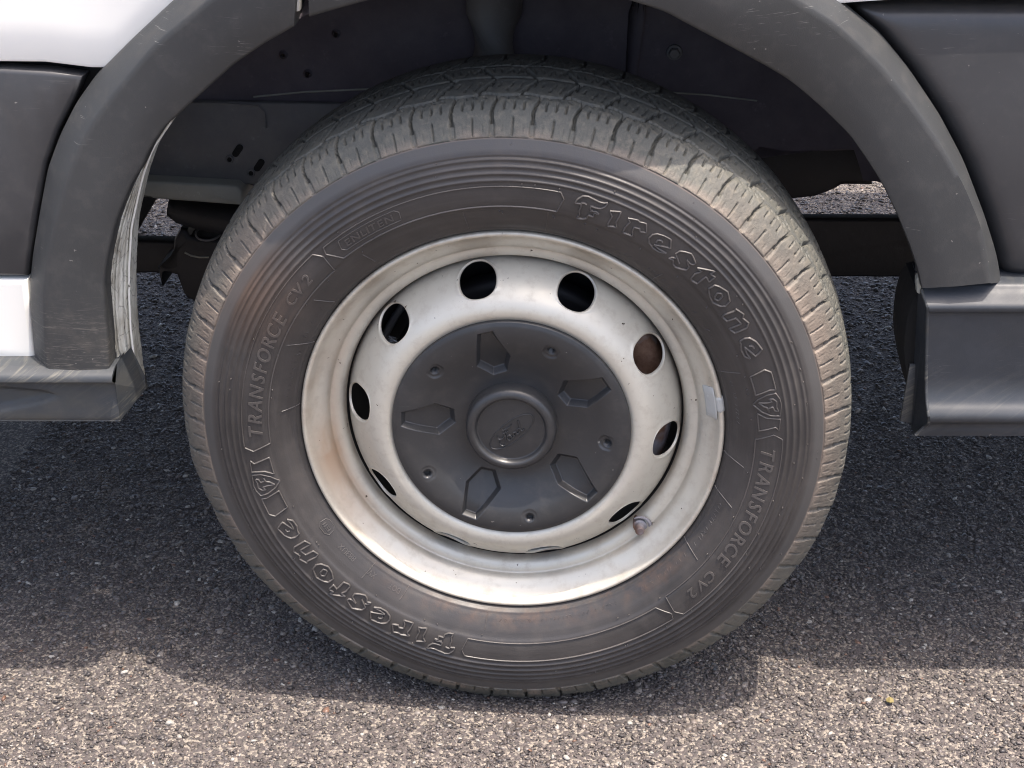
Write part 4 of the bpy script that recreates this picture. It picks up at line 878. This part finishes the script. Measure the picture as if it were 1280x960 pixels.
# unseen floor, paled to bounce light, and far side moved in to admit sun
V = [B(-2.2, .35, .545), B(2.2, .35, .545), B(2.2, 1.48, .60), B(-2.2, 1.48, .60)]; V += [(x, y, z+.06) for x, y, z in V]
mesh('floor_pan', np.array(V), [(0, 3, 2, 1), (4, 5, 6, 7), (0, 1, 5, 4), (1, 2, 6, 5), (2, 3, 7, 6), (3, 0, 4, 7)], M_INNER, ROOT, smooth=False)
V = [B(-2.3, 1.50, .60), B(2.3, 1.50, .60), B(2.3, 1.53, .60), B(-2.3, 1.53, .60), B(-2.3, 1.50, 1.3), B(2.3, 1.50, 1.3), B(2.3, 1.53, 1.3), B(-2.3, 1.53, 1.3)]
mesh('far_body_side', np.array(V), [(0, 3, 2, 1), (4, 5, 6, 7), (0, 1, 5, 4), (1, 2, 6, 5), (2, 3, 7, 6), (3, 0, 4, 7)], M_PAINT, ROOT, smooth=False)
def box(name, x0, x1, w0, w1, z0, z1, m, bev=.006, label=None):
    o = plate(name, [(x0, z0), (x1, z0), (x1, z1), (x0, z1)], w0, m, ROOT, w1-w0, bev, label); return o
# dark metalwork under the arch
plate('chassis_beam', [(.24, .2590), (.80, .2575), (.80, .3460), (.24, .3475)], .60, M_BLACK, ROOT, .02, .004)
plate('front_beam', [(-1.0, .3045), (-.4600, .3045), (-.4600, .3500), (-.55, .3525), (-1.0, .3545)], .50, M_BLACK, ROOT, .02, .004)
plate('subframe_bracket', [(.22, .545), (.4100, .540), (.4101, .5008), (.4150, .4745), (.3771, .4749), (.3700, .4700), (.3600, .4650), (.3450, .4590), (.3200, .4560), (.22, .4560)], .38, M_BLACK, ROOT, .10, .006)
plate('rear_liner_flap', [(-.53, .500), (-.4485, .4900), (-.4485, .4809), (-.4763, .4374), (-.53, .40)], .30, M_HOLE, ROOT, .02, .002)
mb = MB(); mb.tube([B(-.470, .43, .4270), B(-.455, .43, .4240), B(-.42, .42, .4200), B(-.34, .40, .415), B(-.20, .35, .38)], [.012, .020, .022, .024, .03], 14); mb.build('suspension_arm', M_BLACK, ROOT)
mb = MB(); mb.tube([B(-.4560, .43, .4150), B(-.4480, .43, .4050), B(-.43, .43, .4100), B(-.38, .42, .42)], [.004, .006, .008, .010], 10); mb.build('brake_hose', M_BLACK, ROOT)
mb = MB()
for k in range(7): mb.tube([B(-.4170+.016*math.cos(t), .41+.008*math.sin(t)*1.5, .3990-k*.0001+.0055*math.sin(t)) for t in np.linspace(0, 2*pi, 20)[:-1]], .0012+.0*k, 6, True)
mb.build('rubber_boot_ring', M_INNER, ROOT)
plate('stub_axle_bracket', [(-.4650, .385), (-.4560, .4000), (-.4470, .398), (-.4440, .390), (-.43, .388), (-.40, .386), (-.36, .38), (-.36, .30), (-.445, .298), (-.4560, .3025), (-.4600, .31), (-.4660, .335), (-.4820, .34), (-.4860, .318), (-.4900, .345), (-.4700, .352)], .42, M_BLACK, ROOT, .07, .006)
mb = MB(); mb.tube([B(-.4480, .405, .374), B(-.440, .405, .3695), B(-.430, .405, .3675), B(-.418, .405, .3675)], .0012, 6); mb.build('clip_wire', M_BAR, ROOT)
# scrap of yellow leaf
mb = MB(); X0, Y0 = (0.433, 0.030)
mb.add([(X0-.004, Y0-.001, .0045), (X0-.001, Y0-.005, .0062), (X0+.004, Y0-.002, .0050), (X0+.004, Y0+.003, .0060), (X0, Y0+.004, .0075), (X0-.004, Y0+.003, .0055)], [(0, 1, 4, 5), (1, 2, 3, 4)])
mb.add([(X0-.004, Y0-.001, .0035), (X0-.001, Y0-.005, .0052), (X0+.004, Y0-.002, .0040), (X0+.004, Y0+.003, .0050), (X0, Y0+.004, .0065), (X0-.004, Y0+.003, .0045)], [(5, 4, 1, 0), (4, 3, 2, 1)])
ly = NT('yellow_leaf'); ly.set(Base_Color=(.20, .16, .06), Roughness=.6)
lo = mesh('leaf_scrap', np.array(mb.v), mb.f, ly.m, smooth=False)
lo['label'] = 'tiny yellow leaf scrap on the sunlit asphalt at lower right'; lo['category'] = 'leaf'
